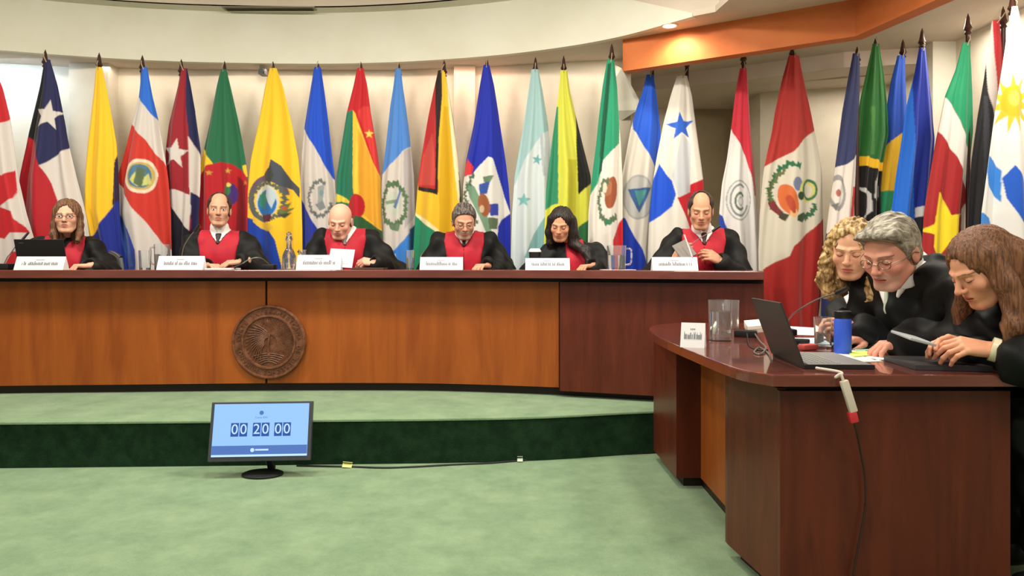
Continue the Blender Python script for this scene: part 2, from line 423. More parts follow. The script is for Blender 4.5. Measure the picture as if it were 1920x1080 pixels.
# recessed downlight, air vent, security camera
t = empty('downlight', (1.08, 5.12, ZS), 'round white recessed downlight glowing in the ceiling beside the orange beam', 'ceiling light')
MB().lathe([(.052, .0), (.060, -.004), (.060, -.008), (.045, -.008), (.045, .0)], (1.08, 5.12, ZS), n=28, close=False).build('trim_ring', M['white'], t)
MB().lathe([(0, -.006), (.045, -.006), (.045, 0), (0, 0)], (1.08, 5.12, ZS), n=28, close=False).build('lamp_lens', mat('lamp_lens', (255, 250, 235), emit=(255, 244, 220), es=5), t)
v0 = PX(505, 17, 5.98)
t = empty('air_vent', (v0[0], 5.99, ZC), 'long narrow grey slotted air vent in the curved ceiling above the flags', 'air vent')
fr = MB(); fr.obox(Matrix.Translation((v0[0], 5.985, ZC - .004)) , .74, .085, .008); fr.build('frame', mat('vent_grey', (150, 140, 124), .6), t)
b = MB()
for k in range(4): b.obox(Matrix.Translation((v0[0], 5.955 + k * .02, ZC - .011)) @ Matrix.Rotation(.6, 4, 'X'), .70, .014, .002)
b.build('slat', mat('vent_slat', (120, 112, 98), .5), t)
c0 = PX(492, 131, 6.18)
t = empty('security_camera', (c0[0], 6.20, ZS), 'small dark security camera under the ceiling edge between the green and yellow flags', 'camera')
MB().lathe([(.03, 0), (.03, -.015), (.012, -.02), (.012, -.04)], (c0[0], 6.20, ZS), n=16).build('mount', M['soffit'], t, smooth=True)
MB().obox(Matrix.Translation((c0[0], 6.20, ZS - .05)), .055, .10, .05, bevel=.006).build('housing', mat('cam_grey', (120, 112, 105), .5), t)
MB().lathe([(0, 0), (.022, 0), (.022, .02), (0, .02)], (c0[0] + .004, 6.15, ZS - .055), n=16, M=Matrix.Rotation(PI / 2, 4, 'X')).build('lens', M['black'], t, smooth=True)
# ------------------------------------------------------------------ the long curved judges' bench
bench_pts = spline([(-5.1, 4.50), (-4.2, 4.66), (-3.31, 4.79), (-2.48, 4.846), (-1.62, 4.90), (-.74, 4.906), (-.21, 4.846), (.31, 4.73), (.855, 4.56), (1.47, 4.36)], 8)
def offset(pts, d):
    out = []
    for i, p in enumerate(pts):
        t = Vector(pts[min(i + 1, len(pts) - 1)]) - Vector(pts[max(i - 1, 0)]); t.normalize()
        out.append((p[0] - t.y * d, p[1] + t.x * d))
    return out
def band(name, pts, d0, d1, z0, z1, m, parent, bevel=0):
    b = MB(); b.prism(offset(pts, d0) + list(reversed(offset(pts, d1))), z0, z1, bevel); return b.build(name, m, parent)
BT = DAIS + .80
bench = empty('judges_bench', (-1.6, 4.95, DAIS), 'long curved wooden bench with honey panels, dark top and a carved round seal', 'bench')
band('desktop', bench_pts, -.115, .47, BT - .05, BT, M['mahog_top'], bench, .006)
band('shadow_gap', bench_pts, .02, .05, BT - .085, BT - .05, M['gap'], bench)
sp = lambda a, b_: [p for p in bench_pts if a <= p[0] <= b_]
left = sp(-9, -1.612); mid = sp(-1.63, .31); 
band('front_panel', left, 0, .03, DAIS + .055, BT - .075, M['oak'], bench)
band('front_panel', [(-1.606, 4.902)] + [p for p in mid if p[0] > -1.6] + [(.305, 4.732)], 0, .03, DAIS + .055, BT - .075, M['oak'], bench)
endp = [p for p in bench_pts if p[0] >= .31]
band('end_panel', endp, -.035, .03, DAIS + .04, BT - .075, M['mahog'], bench)
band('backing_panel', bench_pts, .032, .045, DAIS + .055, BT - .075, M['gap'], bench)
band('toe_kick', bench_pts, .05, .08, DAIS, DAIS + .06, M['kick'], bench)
e = bench_pts[-1]; tdir = (Vector(bench_pts[-1]) - Vector(bench_pts[-2])).normalized(); nrm = Vector((-tdir.y, tdir.x))
q0 = Vector(e) + nrm * .03; q1 = Vector(e) + nrm * .44
MB().prism([tuple(q0), tuple(q1), tuple(q1 - tdir * .03), tuple(q0 - tdir * .03)], DAIS, BT - .05).build('side_panel', M['mahog'], bench)
# carved seal on the seam
sx, sz = PX(502, 642, 4.86)[0], PX(502, 642, 4.86)[2]
SM = Matrix.Translation((sx, 4.899, sz)) @ Matrix.Rotation(PI / 2, 4, 'X')
M['seal'] = noise_mix(mat('carved_seal_wood', (104, 62, 40), .42, spec=.45), (92, 52, 34), (124, 78, 54), nscale=30, detail=5, bump=.3, bscale=90)
R0 = .242
seal = MB().lathe([(R0, 0), (R0, .018), (R0 - .006, .026), (R0 - .014, .026), (R0 - .018, .016), (.178, .016), (.176, .025), (.166, .025), (.162, .014), (0, .014)], n=72, M=SM).build('seal', M['seal'], bench, smooth=True)
rb = MB()
for k in range(46):                                   # sun rays on the right
    a = -1.15 + k / 45 * 3.1
    r0, r1 = .05, .155
    Mx = SM @ Matrix.Rotation(a, 4, 'Z') @ Matrix.Translation(((r0 + r1) / 2, 0, .016))
    rb.obox(Mx, r1 - r0, .0042, .006)
rb.build('rays', M['seal'], seal)
lb = MB()
for k in range(15):                                   # curling leaves on the left
    a0 = 2.0 + k * .155
    pts = []
    for j in range(7):
        t = j / 6; r = .03 + .125 * t; a = a0 - .55 * (1 - t) ** 1.5 + .25 * t
        pts.append(SM @ Vector((r * math.cos(a), r * math.sin(a), .016 + .006 * math.sin(t * PI))))
    lb.tube(pts, .0055, 6, .002)
lb.build('leaves', M['seal'], seal)
bb = MB()
for k in range(5):
    w = .10 - k * .012; yy = -.085 - k * .013
    bb.tube([SM @ Vector((x * w, yy + .012 * math.cos(x * 2.2), .017)) for x in (-1, -.5, 0, .5, 1)], .004, 6)
bb.tube([SM @ Vector((x, y, .018)) for x, y in ((0, -.09), (-.006, -.03), (.004, .04), (-.01, .15))], .009, 6, .004)
bb.build('stem', M['seal'], seal)
def text_mesh(txt, size, name, m, parent, Mx, ext=.001, bold=False):
    cu = bpy.data.curves.new(name, 'FONT'); cu.body = txt; cu.size = size; cu.extrude = ext; cu.align_x = 'CENTER'; cu.align_y = 'CENTER'
    if bold: cu.offset = size * .018
    cu.resolution_u = 3
    o = bpy.data.objects.new(name, cu); C.objects.link(o)
    me = bpy.data.meshes.new_from_object(o.evaluated_get(bpy.context.evaluated_depsgraph_get())); bpy.data.objects.remove(o)
    me.transform(Mx); me.name = name; return me
txt = 'CORTE INTERAMERICANA DE DERECHOS HUMANOS '
lbm = bmesh.new()
for i, ch in enumerate(txt):
    if ch == ' ': continue
    a = PI * .97 - i / len(txt) * 2 * PI
    me = text_mesh(ch, .036, 'x', None, None, SM @ Matrix.Rotation(a, 4, 'Z') @ Matrix.Translation((.198, 0, .018)) @ Matrix.Rotation(-PI / 2, 4, 'Z'), .003)
    lbm.from_mesh(me); bpy.data.meshes.remove(me)
me = bpy.data.meshes.new('lettering'); lbm.to_mesh(me); lbm.free(); link('lettering', me, M['seal'], seal)

# ------------------------------------------------------------------ the near desk
desk = empty('counsel_desk', (1.2, 3.0, 0), 'dark red wooden desk with a curved left end in the right foreground', 'desk')
DT = .75
top = spline([(.805, 2.30), (.735, 2.45), (.70, 2.88), (.678, 3.45), (.715, 3.90), (.83, 4.16), (1.02, 4.27)], 6) + [(1.36, 4.27), (1.47, 3.6), (1.56, 2.9), (1.56, 2.30)]
MB().prism(list(reversed(top)), DT - .036, DT, bevel=.005).build('desktop', M['mahog_top'], desk)
sub = [(1.55, 2.40), (.87, 2.40), (.82, 2.77), (.82, 4.10), (1.32, 4.18), (1.43, 3.6), (1.52, 2.9)]
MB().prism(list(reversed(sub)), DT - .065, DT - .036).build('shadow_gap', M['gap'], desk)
MB().prism([(.847, 2.36), (1.575, 2.36), (1.575, 2.385), (.847, 2.385)], .05, DT - .06).build('front_panel', M['mahog'], desk)
MB().prism([(.847, 2.386), (.875, 2.386), (.825, 2.77), (.80, 2.77)], .05, DT - .055).build('side_panel', M['mahog'], desk)
MB().prism([(.80, 2.771), (1.45, 2.771), (1.45, 2.80), (.80, 2.80)], .05, DT - .055).build('inner_panel', M['mahog'], desk)
MB().prism([(.915, 2.80), (.945, 2.80), (.945, 3.62), (.915, 3.62)], .05, DT - .055).build('honey_panel', M['oak'], desk)
MB().prism([(.797, 3.621), (.93, 3.621), (.93, 3.64), (.797, 3.64)], .05, DT - .055).build('inner_panel', M['mahog'], desk)
MB().prism([(.797, 3.641), (.82, 3.641), (.812, 4.15), (.787, 4.15)], .05, DT - .055).build('side_panel', M['mahog'], desk)
MB().prism([(.90, 2.43), (1.54, 2.43), (1.54, 2.75), (.93, 2.85), (.95, 3.60), (.94, 3.66), (.90, 4.08), (.86, 4.08), (.85, 3.665), (.94, 3.60), (.925, 2.84), (.865, 2.74)][:0] or [(.90, 2.43), (1.54, 2.43), (1.54, 2.46), (.90, 2.46)], 0, .05).build('toe_kick', M['kick'], desk)
MB().prism([(.895, 2.43), (.915, 2.43), (.865, 2.76), (.845, 2.76)], 0, .05).build('toe_kick', M['kick'], desk)
MB().prism([(.93, 2.76), (.96, 2.76), (.96, 3.66), (.93, 3.66)], 0, .05).build('toe_kick', M['kick'], desk)
MB().prism([(.84, 3.66), (.93, 3.66), (.93, 3.68), (.84, 3.68)], 0, .05).build('toe_kick', M['kick'], desk)
MB().prism([(.84, 3.68), (.86, 3.68), (.85, 4.12), (.83, 4.12)], 0, .05).build('toe_kick', M['kick'], desk)

# ------------------------------------------------------------------ office chairs
def chair(x, y, z, rz, label, group, back_h=1.02, small=False):
    t = empty('office_chair', (x, y, z), label, 'chair', group, rz)
    T = Matrix.Translation((x, y, z)) @ Matrix.Rotation(rz, 4, 'Z')
    def pts(l): return [tuple(T @ Vector(p)) for p in l]
    b = MB(); b.obox(T @ Matrix.Translation((0, 0, .43)), .48, .46, .07, bevel=.03); b.build('seat', M['chair'], t, smooth=True)
    # curved mesh backrest
    rows = 8; cols = 12; b = MB(); G = []
    for i in range(rows + 1):
        zz = .50 + (back_h - .50) * i / rows; row = []
        for j in range(cols + 1):
            u = j / cols * 2 - 1; w = .235 * (1 - .25 * max(0, (i / rows - .6)) ** 1.5 * 2)
            hgt = zz - .05 * u * u * (i / rows) ** 2
            row.append(b.bm.verts.new(T @ Vector((u * w, .245 - .07 * u * u + .04 * (i / rows), hgt))))
        G.append(row)
    for i in range(rows):
        for j in range(cols): b.bm.faces.new((G[i][j], G[i][j + 1], G[i + 1][j + 1], G[i + 1][j]))
    o = b.build('backrest', M['chair'], t, smooth=True)
    md = o.modifiers.new('thick', 'SOLIDIFY'); md.thickness = .02; md.offset = 0
    b = MB(); rim = []
    for j in range(cols + 1): u = j / cols * 2 - 1; rim.append(T @ Vector((u * .235 * .87, .285 - .07 * u * u, back_h - .05 * u * u + .004)))
    b.tube(rim, .012, 8); b.build('back_rim', M['silver'] if small else M['blackmetal'], t, smooth=True)
    b = MB(); b.tube(pts([(0, .24, .60), (0, .25, .42), (0, 0, .38)]), .02, 8); b.build('back_bar', M['blackmetal'], t, smooth=True)
    b = MB(); b.tube(pts([(0, 0, .10), (0, 0, .40)]), .025, 10); b.build('gas_lift', M['blackmetal'], t, smooth=True)
    for s in (-1, 1):
        b = MB(); b.tube(pts([(s * .2, .05, .42), (s * .27, .05, .46), (s * .275, .05, .60), (s * .275, -.06, .63)]), .014, 8); b.build('armrest', M['blackmetal'], t, smooth=True)
    for k in range(5):
        a = k * 2 * PI / 5 + .3
        b = MB(); b.tube(pts([(0, 0, .11), (.24 * math.cos(a), .24 * math.sin(a), .065)]), .018, 8, .012)
        b.lathe([(0, -.012), (.026, -.012), (.026, .012), (0, .012)], n=12, M=T @ Matrix.Translation((.25 * math.cos(a), .25 * math.sin(a), .027)) @ Matrix.Rotation(a + PI / 2, 4, 'Z') @ Matrix.Rotation(PI / 2, 4, 'Y'))
        b.build('leg', M['blackmetal'], t, smooth=True)
    return t
# ------------------------------------------------------------------ flags on poles
def star(cx, cy, r, rot=0, sx=1, inner=.40, n=5):
    out = []
    for k in range(2 * n):
        rr = r if k % 2 == 0 else r * inner; a = -PI / 2 + rot + k * PI / n
        out.append((cx + rr * math.cos(a) * sx, cy + rr * math.sin(a)))
    return out
def in_poly(x, y, P):
    ins = np.zeros(x.shape, bool); n = len(P)
    for i in range(n):
        x0, y0 = P[i]; x1, y1 = P[(i + 1) % n]
        if y0 == y1: continue
        c = ((y0 > y) != (y1 > y)) & (x < (x1 - x0) * (y - y0) / (y1 - y0) + x0); ins ^= c
    return ins
def ell_t(x, y, s):
    cx, cy, rx, ry = s[:4]; a = s[4] if len(s) > 4 else 0
    dx, dy = x - cx, y - cy; ca, sa = math.cos(a), math.sin(a)
    return np.sqrt(((dx * ca + dy * sa) / rx) ** 2 + ((-dx * sa + dy * ca) / ry) ** 2)
def shape_mask(x, y, kind, g):
    if kind == 'p': return in_poly(x, y, g)
    if kind == 'e': return ell_t(x, y, g) < 1
    if kind == 'r':                                    # ring: cx cy rx ry inner_fraction (from, to angles optional)
        d = ell_t(x, y, (g[0], g[1], g[2], g[3])); m = (d < 1) & (d > g[4])
        if len(g) > 5:
            a = np.degrees(np.arctan2(y - g[1], x - g[0])) % 360
            lo, hi = g[5] % 360, g[6] % 360
            m &= ((a >= lo) & (a <= hi)) if lo <= hi else ((a >= lo) | (a <= hi))
        return m
    if kind == 'w':                                    # leafy wreath: ring with toothed edge
        d = ell_t(x, y, (g[0], g[1], g[2], g[3])); a = np.arctan2(y - g[1], x - g[0])
        d = d + .05 * np.sin(a * g[5] * 1.3) + .04 * np.sin(a * g[5] * 3.1 + d * 9) + .035 * np.sin(a * 5 + 1); m = (d < 1) & (d > g[4])
        if len(g) > 6:
            a = np.degrees(a) % 360; lo, hi = g[6] % 360, g[7] % 360
            m &= ((a >= lo) & (a <= hi)) if lo <= hi else ((a >= lo) | (a <= hi))
        return m
RED, WHITE, NAVY, BLUE, GREEN, YEL, BLK = (188, 28, 38), (212, 203, 197), (30, 32, 78), (28, 70, 190), (30, 110, 72), (248, 196, 40), (22, 22, 24)
GREY = (120, 124, 120)
M['cordm'] = mat('flag_cord', (170, 155, 130), .7)
def flag(label, px, Y, rows, base, shapes, pleats=3.0, amp=1.0, dy=0.0, seed=0, tip=2.68, px_tip=None):
    Y = Y + dy; dy = 0
    x0 = PX(px, 500, Y)[0]
    t = empty('flag', (x0, Y, DAIS), label, 'flag', 'national flags on poles around the back wall')
    MB().lathe([(.115, 0), (.115, .02), (.05, .045), (.03, .10), (.019, .10)], (x0, Y, DAIS), n=20).build('base', M['brass'], t, smooth=True)
    MB().lathe([(.014, .05), (.014, tip - DAIS - .13)], (x0, Y, DAIS), n=10).build('pole', M['pole'], t, smooth=True)
    MB().lathe([(.014, -.14), (.022, -.13), (.014, -.115), (.026, -.10), (.018, -.08), (.010, -.03), (0, 0)], (x0, Y, tip), n=12).build('finial', M['pole'], t, smooth=True)
    step = 1.3
    ys = [r[0] for r in rows]; yb = ys[-1]
    ny = int((yb - ys[0]) / step); wmax = max(r[2] - r[1] for r in rows); nx = int(max(24, wmax / step))
    yy = np.linspace(ys[0], yb, ny + 1); xl = np.interp(yy, ys, [r[1] for r in rows]); xr = np.interp(yy, ys, [r[2] for r in rows])
    k = np.ones(9) / 9
    def sm(a): p = np.concatenate([np.full(4, a[0]), a, np.full(4, a[-1])]); return np.convolve(p, k, 'valid')
    xl, xr = sm(xl), sm(xr)
    u = np.linspace(0, 1, nx + 1)[None, :]; X = xl[:, None] + (xr - xl)[:, None] * u; Yp = np.repeat(yy[:, None], nx + 1, 1)
    v = (Yp - ys[0]) / (yb - ys[0])
    Yd = Y - .022 + dy
    w = (xr - xl)[:, None] * Yd / FPX
    rs = np.random.RandomState(seed + 11)
    ph, ph2, ph3 = rs.rand(3) * 6.28
    n1 = pleats * .72
    a = np.minimum(.026, .070 * w) * amp * np.clip(.35 + v * 1.5, 0, 1)
    uu = u + .05 * np.sin(v * 5 + ph3) + .03 * np.sin(2 * PI * u)
    depth = a * (np.sin(2 * PI * n1 * uu + ph) +   .24 * np.sin(2 * PI * n1 * 2.3 * uu + ph2 + v * 2))
    depth += .22 * w * (2 * u - 1) ** 2 - .10 * w
    depth = np.minimum(depth, .03) 
    P = np.stack([(X - 960) * Yd / FPX, Yd + depth, CAMZ - (Yp - HORIZON) * Yd / FPX], -1).reshape(-1, 3)
    # colours of the cloth design, with fold shade put in on some flags
    xs, yv = X.ravel(), Yp.ravel()
    col = np.zeros((len(xs), 3)); offs = [(-.4, -.4), (.4, -.4), (-.4, .4), (.4, .4)]
    for ox, oy in offs:
        xx, y2 = xs + ox * step, yv + oy * step
        c = np.zeros((len(xs), 3)); c[:] = s2l(base)
        for s in shapes: c[shape_mask(xx, y2, s[1], s[2])] = s2l(s[0])
        col += c / 4 * .88
    ii = np.arange(ny)[:, None] * (nx + 1) + np.arange(nx)[None, :]
    F = np.stack([ii, ii + nx + 1, ii + nx + 2, ii + 1], -1).reshape(-1, 4)
    me = mesh_np('cloth', P, F, col)
    o = link('cloth', me, M['cloth'], t, smooth=True)
    md = o.modifiers.new('thick', 'SOLIDIFY'); md.thickness = .003; md.offset = 1
    # short tie cord at the top of the cloth
    zt = CAMZ - (ys[0] - HORIZON) * Yd / FPX; xt = ((rows[0][1] + rows[0][2]) / 2 - 960) * Yd / FPX
    MB().tube([(x0, Y - .016, zt + .05), ((x0 + xt) / 2, Yd - .02, zt + .02), (xt, Yd - .01, zt - .02)], .0035, 6).build('cord', M['cordm'], t)
    return t
def P_(*a): return [(a[i], a[i + 1]) for i in range(0, len(a), 2)]

flag('red and white maple leaf flag cut by the left edge', -22, 5.40, [(120, -24, -14), (165, -36, 2), (227, -46, 15), (330, -56, 29), (400, -60, 45), (470, -62, 66), (590, -62, 90)], WHITE,
     [(RED, 'p', P_(-60, 100, 5, 100, 15, 222, 0, 234, -40, 260)), (RED, 'p', P_(-20, 318, 8, 330, 24, 318, 28, 360, 26, 372, 2, 388, 26, 396, 30, 410, 52, 436, 24, 436, 14, 448, -40, 440)), (RED, 'p', P_(10, 505, 28, 472, 60, 470, 90, 520, 90, 600, 10, 600))], seed=1)
flag('blue, white and red flag with one white star on dark blue, near the laptop', 85, 5.56, [(112, 84, 93), (160, 74, 106), (250, 51, 121), (275, 46, 126), (330, 33, 139), (400, 24, 157), (470, 20, 168), (590, 20, 175)], (176, 24, 36),
     [(NAVY, 'p', P_(84, 90, 100, 90, 130, 276, 82, 312, 70, 268, 44, 252)), ((14, 14, 22), 'p', P_(84, 120, 84, 200, 74, 264, 68, 268, 46, 252, 72, 160)), (WHITE, 'p', P_(82, 312, 130, 274, 200, 600, 140, 600, 118, 400, 100, 345)), (WHITE, 'p', star(93, 217, 30, .12, .85))], seed=2)  # near-black left strip is fold shade put into the cloth colour
flag('broad yellow flag with blue low down, right of the woman with glasses', 186, 5.66, [(126, 180, 191), (170, 175, 200), (270, 162, 217), (330, 157, 220), (400, 155, 222), (470, 172, 226), (600, 176, 232)], YEL,
     [((22, 40, 140), 'p', P_(226, 280, 222, 340, 212, 382, 190, 424, 170, 446, 190, 600, 300, 600)), ((40, 24, 60), 'p', P_(215, 300, 226, 270, 226, 372, 208, 386)), ((130, 20, 30), 'p', P_(170, 470, 208, 474, 232, 500, 260, 600, 170, 600))], seed=3, dy=-.02)
flag('blue, white and red striped flag with a round crest, left of the starred red flag', 267, 5.76, [(126, 266, 275), (180, 260, 284), (222, 248, 293), (300, 226, 307), (340, 214, 313), (400, 206, 317), (450, 214, 318), (600, 225, 322)], RED,
     [(WHITE, 'p', P_(255, 100, 320, 100, 320, 330, 306, 306, 275, 264, 243, 230, 200, 240)), ((38, 104, 208), 'p', P_(250, 100, 300, 100, 296, 228, 282, 212, 258, 180)), ((200, 52, 40), 'p', P_(243, 231, 276, 265, 306, 307, 330, 345, 330, 490, 300, 450, 218, 338, 200, 345)), (WHITE, 'p', P_(213, 336, 226, 350, 300, 450, 330, 480, 330, 600, 262, 600, 262, 470, 244, 432, 212, 392, 200, 395)), ((38, 62, 168), 'p', P_(190, 388, 212, 391, 244, 431, 262, 470, 264, 600, 190, 600)), ((60, 100, 190), 'p', P_(214, 396, 226, 410, 244, 440, 256, 500, 240, 500, 220, 440)), ((232, 214, 190), 'e', (268, 331, 31, 32)), ((196, 170, 90), 'e', (268, 331, 25, 26)), ((80, 120, 150), 'e', (266, 331, 20, 22)), ((200, 200, 120), 'p', P_(250, 338, 262, 322, 270, 334, 280, 325, 286, 345, 262, 350)), ((90, 110, 80), 'p', P_(262, 315, 274, 318, 268, 352, 258, 345))], seed=4, dy=-.05)
flag('red flag with a large white star above white and navy stripes', 340, 5.80, [(128, 340, 350), (160, 333, 356), (230, 314, 366), (285, 307, 374), (345, 311, 373), (400, 314, 370), (470, 318, 364), (600, 320, 350)], (150, 24, 38),
     [(NAVY, 'p', P_(348, 100, 400, 100, 400, 288, 372, 288, 356, 256, 350, 200)), (WHITE, 'p', P_(355, 256, 373, 290, 380, 400, 358, 400, 357, 300)), (WHITE, 'p', P_(311, 355, 332, 356, 358, 366, 360, 380, 356, 433, 340, 415, 314, 373)), ((20, 20, 36), 'p', P_(305, 366, 314, 372, 340, 414, 357, 434, 372, 370, 380, 370, 380, 600, 300, 600)), (NAVY, 'p', P_(359, 360, 375, 372, 375, 600, 359, 600)), (WHITE, 'p', star(330, 288, 29, .15, .95))], seed=5, dy=.02)
flag('green flag with a red disc and small stars behind the second judge from the left', 421, 5.88, [(130, 414, 424), (160, 406, 431), (230, 391, 446), (300, 375, 458), (330, 372, 462), (400, 370, 464), (470, 370, 464), (600, 370, 464)], (32, 104, 70),
     [(YEL, 'p', P_(360, 270, 378, 276, 400, 306, 398, 330, 360, 330)), (YEL, 'p', P_(452, 310, 470, 305, 470, 330, 456, 330)), ((180, 24, 36), 'p', P_(368, 600, 368, 340, 376, 322, 392, 310, 416, 304, 440, 310, 456, 324, 466, 345, 466, 600)), ((120, 12, 24), 'p', P_(446, 330, 458, 345, 460, 600, 443, 600)), ((196, 150, 60), 'p', star(395, 325, 6)), ((196, 150, 60), 'p', star(432, 322, 6)), ((70, 40, 120), 'e', (437, 365, 10, 20)), ((50, 120, 70), 'e', (430, 358, 6, 10)), ((222, 200, 90), 'e', (433, 348, 4, 4)), ((190, 120, 50), 'p', star(458, 342, 5)), ((190, 120, 50), 'p', star(372, 425, 4))], seed=6)
flag('yellow and blue flag with a winged bird crest, behind the round wooden seal', 512, 5.92, [(128, 506, 518), (160, 497, 529), (230, 484, 545), (300, 469, 558), (360, 463, 563), (430, 462, 565), (600, 462, 566)], (250, 200, 42),
     [((24, 66, 170), 'p', P_(455, 405, 476, 412, 490, 428, 505, 428, 520, 450, 532, 500, 540, 600, 455, 600)), ((104, 84, 100), 'r', (504, 372, 39, 44, .74, 150, 350)), ((90, 80, 110), 'r', (504, 380, 38, 38, .76, 95, 200)), ((90, 100, 90), 'w', (503, 378, 37, 37, .78, 15)), ((70, 76, 88), 'p', P_(512, 300, 530, 312, 545, 338, 560, 352, 560, 372, 548, 356, 530, 350, 512, 342, 505, 330)), ((60, 62, 60), 'p', P_(497, 326, 505, 318, 512, 312, 518, 330, 512, 344, 500, 340)), ((205, 206, 190), 'e', (503, 378, 24, 30)), ((38, 110, 180), 'e', (503, 382, 20, 25)), ((190, 205, 215), 'p', P_(503, 352, 518, 358, 522, 372, 514, 392, 502, 372)), ((52, 130, 110), 'p', P_(486, 366, 498, 358, 506, 378, 496, 392, 486, 386)), ((96, 40, 56), 'p', P_(492, 404, 514, 402, 512, 416, 496, 416)), ((232, 190, 60), 'p', P_(474, 404, 482, 410, 494, 418, 512, 420, 518, 428, 506, 434, 488, 428, 474, 416)), ((104, 118, 66), 'p', P_(524, 396, 545, 378, 540, 392, 552, 388, 534, 404)), ((70, 72, 52), 'p', P_(525, 404, 546, 398, 536, 410)), ((190, 90, 60), 'e', (535, 391, 4, 4))], seed=7, pleats=2.5, dy=-.03)
flag('blue and white flag with a grey wreath crest, left of the bald judge', 597, 5.93, [(126, 589, 601), (170, 581, 607), (238, 569, 615), (300, 563, 622), (340, 560, 627), (400, 561, 630), (470, 562, 632), (600, 562, 634)], WHITE,
     [((24, 78, 205), 'p', P_(560, 90, 640, 90, 640, 345, 622, 334, 600, 292, 566, 236)), ((30, 54, 165), 'p', P_(555, 366, 562, 372, 580, 400, 602, 440, 600, 600, 555, 600)), ((108, 112, 112), 'w', (602, 373, 22, 36, .80, 13, 20, 290)), ((150, 156, 155), 'p', P_(596, 350, 610, 346, 606, 378, 596, 384)), ((128, 134, 136), 'p', P_(592, 384, 606, 376, 612, 390, 600, 396)), ((120, 150, 150), 'e', (604, 362, 4, 6))], seed=8, dy=.01)
flag('red, yellow and green flag with a red disc, right behind the bald judge', 677, 5.93, [(128, 670, 681), (160, 663, 688), (210, 650, 694), (270, 640, 704), (330, 630, 712), (400, 628, 714), (470, 628, 716), (600, 630, 716)], (38, 120, 92),
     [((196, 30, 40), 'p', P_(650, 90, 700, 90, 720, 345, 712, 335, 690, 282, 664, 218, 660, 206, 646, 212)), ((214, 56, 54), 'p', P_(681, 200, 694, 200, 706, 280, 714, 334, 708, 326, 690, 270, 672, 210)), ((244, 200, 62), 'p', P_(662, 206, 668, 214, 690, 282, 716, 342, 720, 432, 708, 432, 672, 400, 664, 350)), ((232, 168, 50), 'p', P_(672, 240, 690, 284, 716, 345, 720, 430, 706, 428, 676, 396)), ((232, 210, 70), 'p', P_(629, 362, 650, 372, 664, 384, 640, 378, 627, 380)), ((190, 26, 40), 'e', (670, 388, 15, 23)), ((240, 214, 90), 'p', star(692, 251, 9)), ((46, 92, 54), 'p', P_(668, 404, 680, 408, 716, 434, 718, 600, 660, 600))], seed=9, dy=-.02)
flag('light blue and white flag with a green wreath, left of the red and yellow flag', 748, 5.90, [(128, 742, 751), (165, 737, 755), (200, 731, 760), (272, 723, 769), (330, 715, 775), (400, 711, 778), (470, 710, 778), (600, 712, 778)], WHITE,
     [((78, 136, 214), 'p', P_(715, 90, 780, 90, 772, 272, 755, 284, 738, 304, 712, 330)), ((178, 172, 172), 'p', P_(757, 284, 770, 276, 780, 400, 760, 430, 758, 350)), ((86, 116, 80), 'w', (740, 384, 25, 44, .74, 11)), ((198, 206, 190), 'e', (739, 382, 14, 22)), ((128, 150, 120), 'p', P_(724, 378, 744, 374, 748, 380, 726, 384)), ((110, 134, 106), 'p', P_(733, 422, 752, 418, 748, 434, 736, 432)), ((100, 124, 170), 'p', P_(750, 356, 754, 358, 742, 392, 738, 388)), ((58, 130, 214), 'p', P_(700, 500, 740, 468, 760, 448, 780, 418, 785, 600, 700, 600)), ((12, 80, 110), 'p', P_(768, 430, 780, 418, 785, 460, 768, 470)), (WHITE, 'p', P_(735, 480, 742, 475, 742, 600, 735, 600))], seed=10, dy=.03)  # grey strip on the white is fold shade put into the colour
flag('red, black, yellow and green flag left of the judge with dark grey hair', 833, 5.84, [(132, 822, 833), (170, 813, 841), (230, 800, 850), (290, 790, 857), (340, 783, 862), (400, 778, 866), (470, 774, 868), (600, 774, 868)], (240, 190, 44),
     [((186, 38, 40), 'p', P_(775, 90, 822, 90, 822, 362, 783, 352)), ((200, 70, 62), 'p', P_(793, 290, 812, 250, 820, 350, 784, 346)), ((34, 20, 20), 'p', P_(816, 100, 828, 120, 829, 180, 823, 260, 821, 366, 783, 356, 783, 349, 817, 356, 818, 250)), ((216, 168, 20), 'p', P_(832, 200, 840, 200, 848, 280, 850, 600, 824, 600, 824, 340, 828, 250)), ((246, 232, 190), 'p', P_(836, 140, 852, 222, 862, 300, 870, 400, 862, 400, 850, 300)), ((30, 70, 52), 'p', P_(840, 160, 880, 240, 880, 420, 862, 400, 859, 300, 850, 236)), ((244, 226, 176), 'p', P_(777, 404, 777, 398, 800, 412, 824, 432, 824, 440, 796, 422)), ((30, 134, 96), 'p', P_(770, 402, 778, 404, 798, 421, 824, 439, 812, 456, 790, 480, 800, 600, 770, 600))], seed=11, pleats=2.2)
